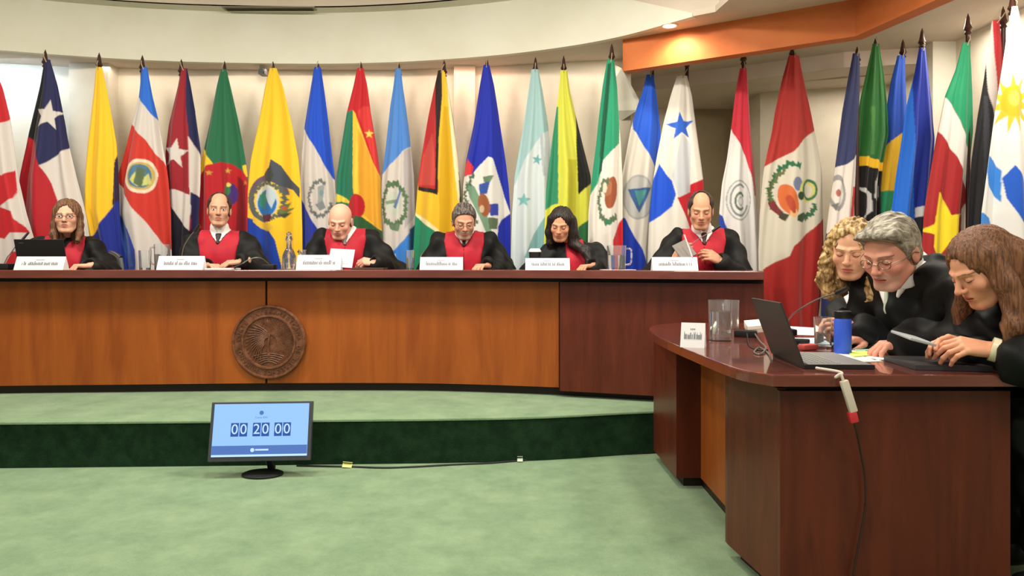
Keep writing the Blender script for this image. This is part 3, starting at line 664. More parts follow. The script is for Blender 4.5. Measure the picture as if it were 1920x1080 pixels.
flag('blue flag with a red corner and an arched white crest panel of palm and banners', 913, 5.79, [(122, 907, 917), (160, 900, 926), (230, 889, 937), (300, 874, 948), (350, 868, 954), (400, 868, 957), (470, 868, 957), (600, 868, 957)], (22, 40, 168),
     [((214, 50, 60), 'p', P_(860, 332, 872, 310, 877, 298, 888, 314, 884, 328)), ((226, 222, 216), 'p', P_(866, 332, 884, 328, 900, 310, 916, 295, 924, 298, 932, 325, 946, 370, 957, 400, 940, 412, 934, 424, 930, 470, 890, 470, 868, 430)), ((120, 156, 128), 'p', P_(874, 340, 890, 350, 904, 380, 916, 410, 926, 450, 914, 440, 896, 400, 880, 370)), ((80, 110, 84), 'w', (905, 370, 34, 52, .86, 12, 100, 250)), ((52, 84, 168), 'p', P_(898, 346, 920, 340, 914, 364, 900, 366)), ((52, 66, 160), 'p', P_(918, 384, 934, 382, 934, 404, 920, 406)), ((158, 92, 56), 'e', (908, 385, 11, 22, -.2)), ((214, 180, 150), 'e', (904, 392, 5, 7)), ((100, 130, 100), 'p', P_(906, 332, 926, 330, 920, 342, 908, 342)), ((220, 60, 70), 'p', P_(868, 432, 880, 420, 892, 438, 900, 600, 868, 600)), ((90, 108, 80), 'p', P_(916, 408, 934, 410, 932, 430, 918, 430))], seed=12, pleats=2.6)
flag('pale aqua and white flag with small blue-green stars', 1004, 5.79, [(130, 997, 1009), (170, 991, 1017), (225, 983, 1026), (265, 976, 1032), (330, 965, 1034), (400, 960, 1034), (470, 958, 1030), (600, 958, 1026)], (212, 222, 224),
     [((164, 200, 202), 'p', P_(960, 90, 1040, 90, 1034, 240, 1016, 252, 1000, 275, 984, 300, 966, 345, 955, 350)), ((130, 176, 176), 'p', P_(1036, 385, 1018, 412, 1000, 440, 984, 480, 978, 600, 1040, 600)), ((110, 170, 176), 'p', star(1007, 300, 11, .2)), ((120, 186, 184), 'p', star(982, 376, 14, .1)), ((178, 186, 190), 'p', P_(1012, 255, 1018, 250, 1022, 330, 1018, 330))], seed=13, dy=-.03)
flag('yellow flag with green and black triangles, above the young dark-haired woman', 1057, 5.73, [(132, 1051, 1063), (170, 1048, 1068), (215, 1042, 1079), (260, 1036, 1090), (330, 1028, 1108), (400, 1020, 1109), (470, 1016, 1108), (600, 1016, 1108)], (222, 222, 80),
     [((52, 144, 106), 'p', P_(1010, 395, 1020, 396, 1036, 384, 1047, 382, 1047, 200, 1030, 200)), ((22, 22, 22), 'p', P_(1079, 214, 1084, 365, 1110, 342, 1115, 300)), ((198, 192, 50), 'p', P_(1064, 300, 1080, 300, 1078, 470, 1062, 470)), ((40, 108, 64), 'p', P_(1084, 426, 1098, 416, 1112, 406, 1115, 600, 1084, 600)), ((52, 144, 106), 'p', P_(1030, 460, 1060, 450, 1060, 600, 1030, 600))], seed=14)
flag('green, white and red flag with a brown eagle crest, beside the glass pitcher', 1147, 5.44, [(112, 1139, 1151), (160, 1131, 1157), (220, 1124, 1161), (270, 1119, 1165), (340, 1110, 1168), (400, 1104, 1168), (470, 1103, 1169), (600, 1103, 1169)], (228, 222, 212),
     [((36, 150, 112), 'p', P_(1100, 90, 1170, 90, 1161, 268, 1148, 282, 1131, 300, 1120, 345, 1105, 370)), ((14, 84, 60), 'p', P_(1140, 120, 1146, 118, 1140, 200, 1128, 320, 1122, 330, 1128, 240)), ((158, 84, 48), 'e', (1145, 362, 11, 30, .12)), ((172, 110, 76), 'e', (1138, 352, 8, 16)), ((90, 112, 86), 'w', (1141, 378, 21, 44, .74, 11, 60, 270)), ((56, 124, 90), 'e', (1140, 417, 6, 5)), ((230, 210, 190), 'e', (1134, 352, 4, 10)), ((196, 28, 40), 'p', P_(1172, 404, 1160, 420, 1148, 450, 1140, 600, 1180, 600))], seed=15, dy=-.03)
flag('blue and white flag with a triangle in a circle of letters', 1223, 5.60, [(140, 1213, 1225), (170, 1206, 1230), (205, 1194, 1235), (240, 1184, 1239), (330, 1167, 1241), (400, 1165, 1238), (470, 1166, 1226), (600, 1168, 1222)], (222, 216, 206),
     [((34, 92, 218), 'p', P_(1180, 90, 1250, 90, 1250, 335, 1236, 328, 1214, 288, 1188, 242)), ((172, 172, 172), 'r', (1196, 370, 28, 42, .9)), ((190, 190, 188), 'e', (1196, 370, 25, 38)), ((58, 96, 150), 'p', P_(1176, 355, 1219, 352, 1198, 400)), ((80, 150, 150), 'p', P_(1190, 358, 1210, 358, 1198, 388)), ((22, 56, 176), 'p', P_(1160, 408, 1171, 408, 1182, 430, 1204, 470, 1216, 505, 1224, 600, 1160, 600))], seed=16, dy=.02)
flag('white flag with a blue star and blue and red quarters, at the bench end', 1288, 5.55, [(142, 1270, 1288), (180, 1258, 1298), (230, 1245, 1305), (300, 1231, 1315), (340, 1225, 1320), (400, 1219, 1320), (470, 1216, 1318), (600, 1216, 1316)], (230, 224, 214),
     [((42, 96, 206), 'p', star(1275, 238, 28, -.10, .95)), ((24, 82, 212), 'p', P_(1237, 306, 1258, 340, 1264, 366, 1258, 388, 1240, 404, 1214, 420, 1220, 350)), ((192, 24, 40), 'p', P_(1266, 372, 1290, 348, 1322, 334, 1324, 500, 1290, 420, 1276, 392)), ((200, 204, 212), 'p', P_(1276, 250, 1296, 270, 1294, 360, 1268, 372, 1258, 330))], seed=17, dy=-.02)
flag('red and white flag with a round ringed emblem, right of the tablet holder', 1394, 5.48, [(128, 1388, 1400), (180, 1379, 1404), (240, 1372, 1408), (300, 1364, 1414), (345, 1355, 1418), (400, 1350, 1421), (470, 1349, 1424), (600, 1349, 1426)], (226, 222, 220),
     [((204, 44, 62), 'p', P_(1370, 90, 1430, 90, 1430, 370, 1414, 366, 1408, 330, 1396, 292, 1371, 240)), ((36, 66, 168), 'p', P_(1345, 396, 1356, 406, 1369, 438, 1360, 440, 1345, 436)), ((150, 158, 160), 'r', (1385, 376, 22, 38, .93)), ((120, 132, 138), 'r', (1385, 376, 17, 31, .86, 30, 290)), ((90, 110, 100), 'r', (1385, 378, 10, 18, .7, 60, 310)), ((170, 176, 180), 'r', (1386, 378, 6, 10, .6))], seed=18)
flag('large red and white flag with green wreath crest, right of the bench end', 1486, 5.38, [(104, 1480, 1498), (150, 1468, 1508), (210, 1456, 1522), (245, 1450, 1529), (315, 1435, 1543), (400, 1427, 1546), (470, 1424, 1547), (540, 1425, 1544), (620, 1450, 1534), (720, 1462, 1528)], (208, 200, 184),
     [((168, 44, 38), 'p', P_(1430, 90, 1540, 90, 1532, 242, 1504, 262, 1484, 286, 1455, 300, 1430, 316)), ((226, 220, 204), 'p', P_(1420, 530, 1420, 500, 1422, 500)), ((164, 38, 34), 'p', P_(1420, 516, 1440, 500, 1474, 480, 1482, 462, 1510, 440, 1548, 408, 1560, 720, 1420, 720)), ((30, 104, 70), 'w', (1483, 362, 43, 56, .80, 15, 130, 285)), ((96, 104, 60), 'w', (1480, 366, 38, 50, .84, 12, 140, 260)), ((208, 200, 184), 'e', (1484, 340, 16, 26)), ((206, 104, 54), 'e', (1475, 376, 15, 31, -.28)), ((232, 180, 120), 'e', (1482, 400, 7, 9)), ((178, 70, 46), 'e', (1478, 384, 6, 18, -.28)), ((112, 120, 150), 'e', (1490, 346, 9, 13)), ((206, 198, 110), 'r', (1512, 358, 18, 22, .60)), ((54, 110, 78), 'r', (1516, 356, 16, 20, .74)), ((44, 64, 40), 'e', (1497, 368, 7, 8)), ((50, 100, 66), 'w', (1500, 372, 32, 44, .76, 14, 20, 80)), ((48, 70, 44), 'p', P_(1490, 404, 1504, 398, 1512, 404, 1500, 418, 1488, 414)), ((120, 44, 48), 'p', P_(1440, 380, 1452, 376, 1466, 398, 1470, 410, 1460, 404, 1446, 392)), ((70, 60, 44), 'p', P_(1462, 398, 1474, 404, 1468, 416, 1460, 408))], seed=19, pleats=3.2, dy=-.05)
flag('navy and white flag with small grey crest, left of the green and black flag', 1607, 5.20, [(100, 1600, 1612), (150, 1591, 1613), (210, 1581, 1612), (280, 1573, 1609), (330, 1567, 1606), (400, 1557, 1603), (470, 1549, 1602), (560, 1543, 1600), (710, 1540, 1600)], (226, 216, 208),
     [((52, 58, 100), 'p', P_(1560, 90, 1620, 90, 1612, 284, 1600, 298, 1588, 308, 1566, 314)), ((150, 148, 148), 'r', (1571, 362, 13, 34, .72)), ((170, 100, 90), 'e', (1571, 362, 4, 7)), ((110, 112, 108), 'p', P_(1560, 384, 1572, 380, 1566, 396)), ((206, 60, 60), 'p', P_(1601, 350, 1612, 350, 1612, 500, 1592, 500, 1594, 420)), ((40, 44, 92), 'p', P_(1540, 440, 1553, 436, 1568, 470, 1574, 520, 1560, 560, 1560, 700, 1530, 700))], seed=20, dy=.0, tip=2.60)
flag('green, yellow and black flag with white stars behind the blonde woman', 1641, 5.24, [(82, 1637, 1648), (130, 1627, 1657), (190, 1614, 1665), (250, 1608, 1668), (300, 1605, 1658), (350, 1603, 1652), (430, 1603, 1652), (700, 1603, 1652)], (40, 104, 44),
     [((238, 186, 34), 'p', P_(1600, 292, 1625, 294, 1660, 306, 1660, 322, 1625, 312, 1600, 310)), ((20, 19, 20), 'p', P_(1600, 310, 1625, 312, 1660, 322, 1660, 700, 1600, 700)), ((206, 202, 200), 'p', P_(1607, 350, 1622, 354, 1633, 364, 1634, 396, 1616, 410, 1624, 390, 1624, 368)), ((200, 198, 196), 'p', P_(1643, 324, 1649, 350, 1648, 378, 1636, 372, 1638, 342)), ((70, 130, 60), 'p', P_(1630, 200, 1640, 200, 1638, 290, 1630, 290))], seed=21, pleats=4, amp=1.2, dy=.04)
flag('blue, yellow and green flag left of the plain blue one', 1693, 5.30, [(104, 1684, 1697), (150, 1673, 1699), (210, 1664, 1703), (270, 1658, 1706), (350, 1650, 1696), (430, 1642, 1684), (700, 1638, 1684)], (238, 188, 44),
     [((34, 78, 180), 'p', P_(1650, 90, 1712, 90, 1712, 246, 1690, 250, 1670, 264, 1656, 282)), ((40, 150, 100), 'p', P_(1640, 362, 1660, 358, 1690, 358, 1672, 388, 1662, 408, 1640, 408)), ((232, 206, 60), 'p', P_(1660, 412, 1684, 385, 1684, 430)), ((40, 150, 100), 'p', P_(1635, 408, 1660, 408, 1680, 440, 1680, 600, 1635, 600))], seed=22, dy=.0)
flag('plain bright blue flag with a white and black corner, above the grey-haired man', 1729, 5.08, [(90, 1724, 1735), (140, 1716, 1742), (200, 1703, 1751), (260, 1695, 1757), (330, 1684, 1751), (400, 1675, 1742), (470, 1672, 1735), (710, 1670, 1735)], (30, 104, 210),
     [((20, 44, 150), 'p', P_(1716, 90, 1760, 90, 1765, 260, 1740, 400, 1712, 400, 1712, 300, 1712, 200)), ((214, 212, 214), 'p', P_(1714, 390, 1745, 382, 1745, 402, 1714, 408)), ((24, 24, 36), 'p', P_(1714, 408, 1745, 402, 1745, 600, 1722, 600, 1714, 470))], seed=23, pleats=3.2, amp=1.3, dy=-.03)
flag('green, white and red flag with a large yellow star', 1815, 4.80, [(80, 1806, 1818), (130, 1794, 1822), (180, 1775, 1825), (245, 1763, 1827), (330, 1748, 1820), (400, 1737, 1813), (470, 1733, 1810), (720, 1730, 1810)], (164, 36, 38),
     [((34, 148, 102), 'p', P_(1760, 60, 1840, 60, 1836, 296, 1822, 288, 1800, 240, 1788, 205, 1772, 178)), ((226, 220, 212), 'p', P_(1762, 176, 1773, 178, 1788, 206, 1800, 241, 1822, 289, 1830, 300, 1820, 366, 1814, 352, 1790, 296, 1762, 244, 1752, 240)), ((244, 214, 40), 'p', P_(1759, 360, 1770, 378, 1778, 404, 1805, 400, 1791, 428, 1800, 462, 1775, 456, 1756, 492, 1748, 462, 1750, 440, 1731, 432, 1750, 420)), ((220, 212, 204), 'p', P_(1806, 392, 1814, 380, 1816, 600, 1806, 600))], seed=24, dy=-.05)
flag('narrow black, white and red flag beside the dark pole at right', 1881, 4.62, [(38, 1861, 1874), (90, 1854, 1880), (150, 1846, 1883), (220, 1834, 1878), (300, 1823, 1872), (360, 1818, 1868), (430, 1815, 1852), (720, 1813, 1850)], (30, 30, 33),
     [((220, 210, 206), 'p', P_(1850, 30, 1866, 30, 1872, 230, 1862, 232, 1852, 170, 1849, 105)), ((196, 44, 54), 'p', P_(1861, 30, 1890, 30, 1890, 160, 1880, 190, 1872, 232, 1867, 180, 1863, 100)), ((60, 62, 70), 'p', P_(1846, 180, 1852, 180, 1850, 420, 1838, 420))], seed=25, pleats=2.5, dy=.0)
flag('white and blue striped flag with a yellow sun, cut by the right edge', 1898, 4.42, [(12, 1898, 1908), (60, 1891, 1921), (130, 1882, 1934), (200, 1872, 1946), (300, 1859, 1962), (400, 1846, 1975), (500, 1842, 1985), (740, 1842, 1990)], (226, 224, 222),
     [((224, 180, 50), 'p', star(1896, 195, 60, 0, .62, .45, 11)), ((222, 170, 30), 'e', (1897, 190, 17, 30)), ((240, 210, 80), 'e', (1897, 186, 8, 14)), ((54, 128, 214), 'p', P_(1860, 290, 1868, 300, 1878, 320, 1876, 380, 1858, 345, 1856, 320)), ((28, 88, 196), 'p', P_(1878, 334, 1894, 311, 1910, 340, 1990, 440, 1990, 520, 1920, 450, 1900, 410, 1882, 372)), ((60, 132, 214), 'p', P_(1840, 402, 1848, 398, 1860, 408, 1866, 436, 1866, 450, 1840, 450)), ((30, 96, 204), 'p', P_(1900, 480, 1990, 570, 1990, 600, 1880, 600))], seed=26, dy=-.05)
# ------------------------------------------------------------------ people
def hair_mat(name, dark, light, scale=(70, 70, 7), rough=.45):
    return noise_mix(mat(name, dark, rough, spec=.5), dark, light, scale=scale, nscale=1, detail=3, lo=.38, hi=.62, bump=.6, bscale=1.6, distort=.3)
SKIN0 = (214, 160, 128)
def head_mesh(h, f):
    """returns verts, faces, colours of a head in its own frame: face looks to -Y, origin in the middle of the head"""
    fem = f.get('fem', 0); w = f.get('w', 1.0)
    F = Field((-.115, -.15, -.24), (.115, .13, .14), h)
    F.ell((0, .012, .035), (.074 * w, .094, .082), k=.01)
    F.ell((0, -.03, -.02), (.064 * w, .062, .085), k=.03)
    F.ell((0, -.035, -.055), (.052 * w * (1.0 - .06 * fem), .052, .062), k=.02)
    F.cone((-.022 * (1 - .3 * fem), -.070, -.102), (.022 * (1 - .3 * fem), -.070, -.102), .017, .017, k=.022)
    for s in (-1, 1):
        F.cone((s * .052 * w, .0, -.06), (s * .03, -.05, -.10), .016, .014, k=.02)          # jaw line
        F.ell((s * .040 * w, -.066, -.030), (.022, .018, .018), k=.02)                      # cheek
        F.cone((s * .012, -.092, .016), (s * .040, -.078, .018), .009, .008, k=.012)        # brow
        F.ell((s * .031, -.100, -.004), (.017, .014, .012), k=.012, sub=True)               # socket
        F.ell((s * .031, -.0795, -.004), (.0135, .0125, .0115), k=.004)                     # eyeball and lids
        F.ell((s * (.078 * w), .012, -.012), (.008, .019, .031), k=.006, R=Matrix.Rotation(-.15 * s, 4, 'Z'))
        F.ell((s * (.086 * w), .008, -.008), (.004, .010, .018), k=.003, sub=True)
    F.cone((0, -.090, .008), (0, -.112, -.030), .0075, .0105, k=.010)                       # nose
    F.ell((0, -.114, -.034), (.011, .011, .009), k=.006)
    for s in (-1, 1):
        F.ell((s * .012, -.101, -.036), (.0075, .010, .007), k=.006)
        F.ell((s * .007, -.108, -.0435), (.0035, .005, .003), k=.002, sub=True)
    F.ell((0, -.072, -.062), (.030, .024, .026), k=.015)                                    # muzzle
    F.cone((-.018, -.088, -.0625), (.018, -.088, -.0625), .005, .005, k=.005); F.ell((0, -.0945, -.0615), (.014, .006, .005), k=.005)
    F.cone((-.015, -.087, -.0725), (.015, -.087, -.0725), .006, .006, k=.005); F.ell((0, -.093, -.0725), (.012, .006, .006), k=.005)
    F.put(lambda X, Y, Z: np.maximum(np.abs(Z + .0672) - .0011, np.maximum(np.abs(X) - .021, Y + .080)), (-.022, -.12, -.069), (.022, -.08, -.066), k=.003, sub=True)
    nr = .050 - .008 * fem
    n = f.get('neck_local', (0, .05, -.20))
    F.cone((0, .018, -.055), n, nr, nr + .004, k=.025)
    V, Q = F.extract(); V = smoothmesh(V, Q, 1, .4)
    x, y, z = V.T; c = np.zeros((len(V), 3)); sk = np.array(s2l(f.get('skin', SKIN0))); c[:] = sk
    red = np.array(s2l((206, 120, 100)))
    for s in (-1, 1):
        g = np.exp(-(((x - s * .042) / .02) ** 2 + ((z + .03) / .018) ** 2)) * (y < -.03) * .45; c = c * (1 - g[:, None]) + red * sk / np.array(s2l(SKIN0)) * g[:, None]
    g = np.exp(-((x / .014) ** 2 + ((z + .034) / .014) ** 2)) * (y < -.09) * .4; c = c * (1 - g[:, None]) + red * g[:, None]
    def paint(m, col, a=1.0): c[m] = c[m] * (1 - a) + np.array(s2l(col)) * a
    fr = y < -.055
    bc = f.get('beard')
    if bc:
        m = fr & (z < -.048) & (z > -.125) & ~((np.abs(x) < .019) & (z > -.078) & (z < -.058)); paint(m, bc, f.get('beard_a', .6))
        paint(fr & (np.abs(x) < .026) & (z > -.058) & (z < -.047), bc, f.get('beard_a', .6))
    lip = f.get('lip', (176, 92, 84))
    paint(fr & (y < -.08) & (((x / .022) ** 2 + ((z + .0675) / .0105) ** 2) < 1), lip, .8)
    for s in (-1, 1):
        xx = np.abs(x - s * .032)
        paint(fr & (xx < .021) & (np.abs(z - (.0185 - .10 * (xx - .006) ** 1)) < (.0030 if not fem else .0020)), f.get('brow', (70, 48, 36)), .7)
        if f.get('eyes', 'down') == 'open':
            ey = ((xx / .0125) ** 2 + ((z + .004) / .0055) ** 2) < 1
            paint(fr & ey, (235, 228, 222)); paint(fr & (((xx / .0055) ** 2 + ((z + .004) / .0055) ** 2) < 1), (40, 26, 20))
            paint(fr & (xx < .0145) & (np.abs(z - .0022 + 18 * xx ** 2) < .0016), (60, 38, 30))
        else:
            paint(fr & (xx < .0145) & (np.abs(z + .0095 - 22 * xx ** 2) < .0018), (66, 40, 30))
            paint(fr & (xx < .017) & (z > -.008) & (z < .008), (176, 118, 96), .35)
        paint(fr & (np.abs(x - s * .007) < .003) & (np.abs(z + .043) < .003), (110, 60, 50), .8)
    if f.get('fade'):                                                     # thin grey hair on the sides of a bald head
        m = (np.abs(x) > .058) & (z > -.02) & (z < .035) & (y > -.01); paint(m, f['fade'], .45)
    return V, Q, c
def hand_mesh(h, side, curl=.35, thumb=.2, spread=0, stub=.13, skin=SKIN0, relax=None):
    """hand in its own frame: fingers +X, back of hand +Z, thumb at +Y (side=1) or -Y (side=-1)"""
    F = Field((-stub - .05, -.075, -.13), (.20, .09, .05), h)
    F.cone((-stub, 0, 0), (-.01, 0, 0), .033, .023, k=.01)
    kn = [(.086, .029), (.091, .0095), (.087, -.010), (.079, -.028)]
    ln = [(.043, .026, .020), (.047, .030, .021), (.043, .028, .020), (.034, .021, .018)]
    for i, (kx, ky) in enumerate(kn):
        F.cone((.0, ky * .55, -.003), (kx * .98, ky, 0), .0145, .0115, k=.013)
    F.ell((.045, 0, -.006), (.045, .030, .012), k=.012)
    F.ell((.032, .022, -.012), (.030, .015, .014), k=.010)
    for i, (kx, ky) in enumerate(kn):
        p = np.array([kx, ky, .0]); a = .15 + curl * (1.0 + .12 * i); d = spread * (1.5 - i)
        pts = [p]; rs = [.0098, .0088, .0080, .0066]
        for j, L in enumerate(ln[i]):
            p = p + np.array([math.cos(a) * math.cos(d), math.sin(d), -math.sin(a)]) * L; pts.append(p); a += curl * (1.15 if j == 0 else .8)
        r = [v * (.9 if i == 3 else 1) for v in rs]
        for j in range(3): F.cone(pts[j], pts[j + 1], r[j], r[j + 1], k=.0035)
    t = [(.018, .020, -.008), (.046, .042 - .006 * thumb, -.012 - .03 * thumb), (.072, .052 - .03 * thumb, -.018 - .05 * thumb), (.094, .052 - .05 * thumb, -.022 - .07 * thumb)]
    F.chain(t, [.014, .0115, .0098, .0075], k=.005)
    V, Q = F.extract(); V = smoothmesh(V, Q, 1, .3)
    c = np.zeros((len(V), 3)); c[:] = s2l(skin)
    g = np.clip((V[:, 0] - .09) / .08, 0, 1)[:, None] * .35; c = c * (1 - g) + np.array(s2l((205, 130, 105))) * g
    if side < 0: V = V * np.array([1, -1, 1]); Q = Q[:, ::-1]
    return V, Q, c
def ik(sh, wr, up, fo, hint):
    sh, wr, hint = Vector(sh), Vector(wr), Vector(hint)
    d = wr - sh; L = d.length
    if L > (up + fo) * .985: wr = sh + d.normalized() * (up + fo) * .985; d = wr - sh; L = d.length
    a = (up * up - fo * fo + L * L) / (2 * L); hgt = math.sqrt(max(up * up - a * a, 0))
    n = d.normalized(); q = (hint - n * hint.dot(n)).normalized()
    return sh + n * a + q * hgt, wr
def frame(xdir, up=(0, 0, 1)):
    x = Vector(xdir).normalized(); z = Vector(up); z = (z - x * z.dot(x)).normalized(); y = z.cross(x)
    return Matrix(((x.x, y.x, z.x, 0), (x.y, y.y, z.y, 0), (x.z, y.z, z.z, 0), (0, 0, 0, 1)))

def person(label, base, yaw, lean, head, hands, f, S=1.0, outfit='judge', hres=.003, rres=.009, hair=None, glasses=None, fold=.008, twist=0):
    bx, by, bz = base
    W = Matrix.Translation((bx, by, bz)) @ Matrix.Rotation(yaw, 4, 'Z') @ Matrix.Diagonal((S, S, S, 1))
    U = W @ Matrix.Translation((0, 0, .55)) @ Matrix.Rotation(lean, 4, 'X') @ Matrix.Rotation(twist, 4, 'Z') @ Matrix.Translation((0, 0, -.55))
    w_ = lambda *p: W @ Vector(p); u_ = lambda *p: U @ Vector(p)
    R = U.to_3x3().normalized().to_4x4()
    hp, hyaw, hpitch, hroll = head
    HM = Matrix.Translation(hp) @ Matrix.Rotation(hyaw, 4, 'Z') @ Matrix.Rotation(hpitch, 4, 'X') @ Matrix.Rotation(hroll, 4, 'Y') @ Matrix.Diagonal((f.get('hs', 1.0),) * 3 + (1,))
    t = empty('person', base, label, 'person', 'seated people in black robes', 0)
    ky = f.get('knee', .34)
    nb = u_(0, .0, 1.06); f = dict(f); nl = HM.inverted() @ nb; f['neck_local'] = tuple(nl)
    parts = []
    V, Q, c = head_mesh(hres, f); parts.append((xf(V, HM), Q, c))
    # arms
    arms = []
    for s, hd in zip((1, -1), hands):           # s=1: person's left arm (local +X when facing -Y ... image right)
        sh = u_(s * .175, .0, 1.0)
        hint = (R @ Vector((s * .55, .25, -.75))).to_3d() if not hd.get('hint') else Vector(hd['hint'])
        el, wr = ik(sh, hd['p'], .30 * S, .27 * S, hint); arms.append((s, sh, el, wr))
        fd = hd.get('dir') or tuple((wr - el).normalized())
        Mh = Matrix.Translation(wr) @ frame(fd, hd.get('up', (0, 0, 1)))
        Mh = Mh @ Matrix.Diagonal((S * 1.0, S * 1.0, S * 1.0, 1))
        # thumb towards the body's middle: the left hand (s=1) with fingers forward has its thumb at its right side
        V, Q, c = hand_mesh(min(hres, .0027), -s * 1, hd.get('curl', .35), hd.get('thumb', .2), hd.get('spread', .03), hd.get('stub', .035), f.get('skin', SKIN0))
        parts.append((xf(V, Mh), Q, c))
    # inner body
    allp = [w_(0, 0, .45), w_(.3, -.42, .0), w_(-.3, -.42, 0), w_(.2, .25, .5), w_(-.2, .25, .5), u_(.25, .2, 1.1), u_(-.25, .2, 1.1), u_(0, -.2, 1.0)] + [a[2] for a in arms] + [a[3] for a in arms]
    lo = [min(p[i] for p in allp) - .14 for i in range(3)]; hi = [max(p[i] for p in allp) + .14 for i in range(3)]
    B = Field(lo, hi, .014)
    B.cone(w_(0, 0, .56), u_(0, 0, .88), .11 * S, .11 * S, k=.03); B.cone(u_(-.13, 0, .98), u_(.13, 0, .98), .05, .05, k=.05); B.cone(u_(0, 0, .98), u_(0, 0, 1.07), .052 * S, .046 * S, k=.02)
    for s, sh, el, wr in arms: B.chain([sh, el, wr], [.045 * S, .038 * S, .026 * S], k=.02)
    for s in (-1, 1): B.chain([w_(s * .09, 0, .54), w_(s * .11, -ky, .53), w_(s * .11, -ky + .12, .09)], [.07, .055, .04], k=.03); B.cone(w_(s * .11, -ky + .14, .05), w_(s * .11, -ky - .02, .035), .036, .030, k=.02)
    V, Q = B.extract(); c = np.zeros((len(V), 3)); c[:] = s2l(f.get('skin', SKIN0)); parts.append((V, Q, c))
    off = 0; VV = []; QQ = []; CC = []
    for V, Q, c in parts: VV.append(V); QQ.append(Q + off); CC.append(c); off += len(V)
    link('body', mesh_np('body', np.concatenate(VV), np.concatenate(QQ), np.concatenate(CC)), M['skin'], t, smooth=True)
    # robe
    G = Field(lo, hi, rres)
    G.ell(w_(0, .01, .56), (.20 * S, .20 * S, .15 * S), k=.05)
    G.cone(w_(0, .0, .60), u_(0, 0, .86), .165 * S, .155 * S, k=.05)
    G.ell(u_(0, 0, .87), (.205 * S, .135 * S, .21 * S), k=.05, R=R)
    G.cone(u_(-.14, .01, .99), u_(.14, .01, .99), .068 * S, .068 * S, k=.06)
    G.cone(u_(0, .012, .99), u_(0, .012, 1.075), .085 * S, .052 * S, k=.05)
    bell = f.get('bell', 1.0) * .88; Dt = G.D.copy(); cf = f.get('cuff', .93)
    for s, sh, el, wr in arms:
        G.cone(sh, el, .074 * S, .088 * S * bell, k=.04); cuff = el + (wr - el) * cf
        G.cone(el, cuff, .088 * S * bell, .062 * S * bell, k=.03)
        G.cone(el + Vector((0, 0, -.01)), cuff + Vector((0, 0, -.012)), .07 * bell, .055 * bell, k=.03)
        d = (wr - el).normalized(); G.cone(cuff + d * .035, cuff + d * .12, .030, .032, k=.004, sub=True)
    for s in (-1, 1): G.chain([w_(s * .09, 0, .54), w_(s * .11, -ky, .54), w_(s * .11, -ky + .10, .14)], [.105 * S, .085 * S, .085 * S], k=.05)
    for s in (-1, 1):
        K = Field([v - .2 for v in w_(s * .11, -ky + .05, .05)], [v + .2 for v in w_(s * .11, -ky + .05, .05)], .008)
        K.cone(w_(s * .11, -ky + .14, .045), w_(s * .11, -ky - .03, .030), .045, .036, k=.02); K.cone(w_(s * .11, -ky + .12, .05), w_(s * .11, -ky + .12, .11), .045, .046, k=.02)
        Vs, Qs = K.extract(); link('shoe', mesh_np('shoe', Vs, Qs), M['black'], t, smooth=True)
    X, Y, Z = G.grid(); Ui = np.array(U.inverted())
    lx = Ui[0, 0] * X + Ui[0, 1] * Y + Ui[0, 2] * Z + Ui[0, 3]; ly = Ui[1, 0] * X + Ui[1, 1] * Y + Ui[1, 2] * Z + Ui[1, 3]; lz = Ui[2, 0] * X + Ui[2, 1] * Y + Ui[2, 2] * Z + Ui[2, 3]
    seed = f.get('seed', 0)
    side = np.clip((np.abs(lx) - .10) / .06, .25, 1) if outfit == 'judge' else 1.0
    fl = fold * np.sin(46 * lx + 5 * np.sin(6 * lz + seed) + 9 * ly) + fold * .7 * np.sin(60 * ly + 24 * lz + 4 * np.sin(9 * lx + seed)) + fold * .8 * np.sin(21 * lz - 30 * np.abs(lx) + seed * 2)
    D = G.D + fl * side * .8
    V, Q = G.extract(D); V = smoothmesh(V, Q, 1, .4)
    link('robe', mesh_np('robe', V, Q), M['robe'], t, smooth=True)
    vb = f.get('vbot', .985)
    vee = np.abs(lx) - (lz - vb) * f.get('vslope', .75)
    inside_v = np.maximum(np.maximum(np.maximum(vee, ly - .02), lz - 1.10), Dt - .02)
    if outfit == 'judge':
        wid = np.interp(lz.ravel(), [.5, .8, .93, 1.02, 1.12], [.105, .112, .125, .145, .13]).reshape(lz.shape) * f.get('panel', 1.0)
        reg = np.maximum(np.maximum(np.abs(lx) - wid, ly - .035), np.maximum(.50 - lz, lz - 1.10))
        reg = np.maximum(np.maximum(reg, -vee), Dt - .022)
        seam = np.maximum(np.abs(lx) - .0015, np.maximum(lz - vb, ly))
        V, Q = G.extract(np.maximum(G.D + fl * .25 - .007, reg)); V = smoothmesh(V, Q, 1, .3)
        link('red_panel', mesh_np('red_panel', V, Q), M['red'], t, smooth=True)
        V, Q = G.extract(np.maximum(G.D - .0115, np.maximum(np.abs(lx) - .0022 - .002, np.maximum(np.maximum(np.maximum(lz - vb, ly + .02), .52 - lz), Dt - .03))))
        if len(V): link('front_seam', mesh_np('front_seam', V, Q), f.get('seam_mat', M['seam']), t)
    if f.get('shirt', True):
        m_ = f.get('shirt_mat') or M['shirt']
        V, Q = G.extract(np.maximum(G.D - .004, inside_v))
        if len(V): link('shirt', mesh_np('shirt', V, Q), m_, t, smooth=True)
        K = Field([v - .12 for v in u_(0, 0, 1.07)], [v + .12 for v in u_(0, 0, 1.07)], .005)
        a0 = u_(0, .008, 1.045); a1 = nb + (HM @ Vector((0, .02, -.10)) - nb) * .58
        K.cone(a0, a1, .076 * S, .066 * S, k=.01)
        front = u_(0, -.078, 1.052); K.cone(front, u_(0, -.09, 1.11), .010, .034, k=.004, sub=True)
        V, Q = K.extract(); V = smoothmesh(V, Q, 1, .3)
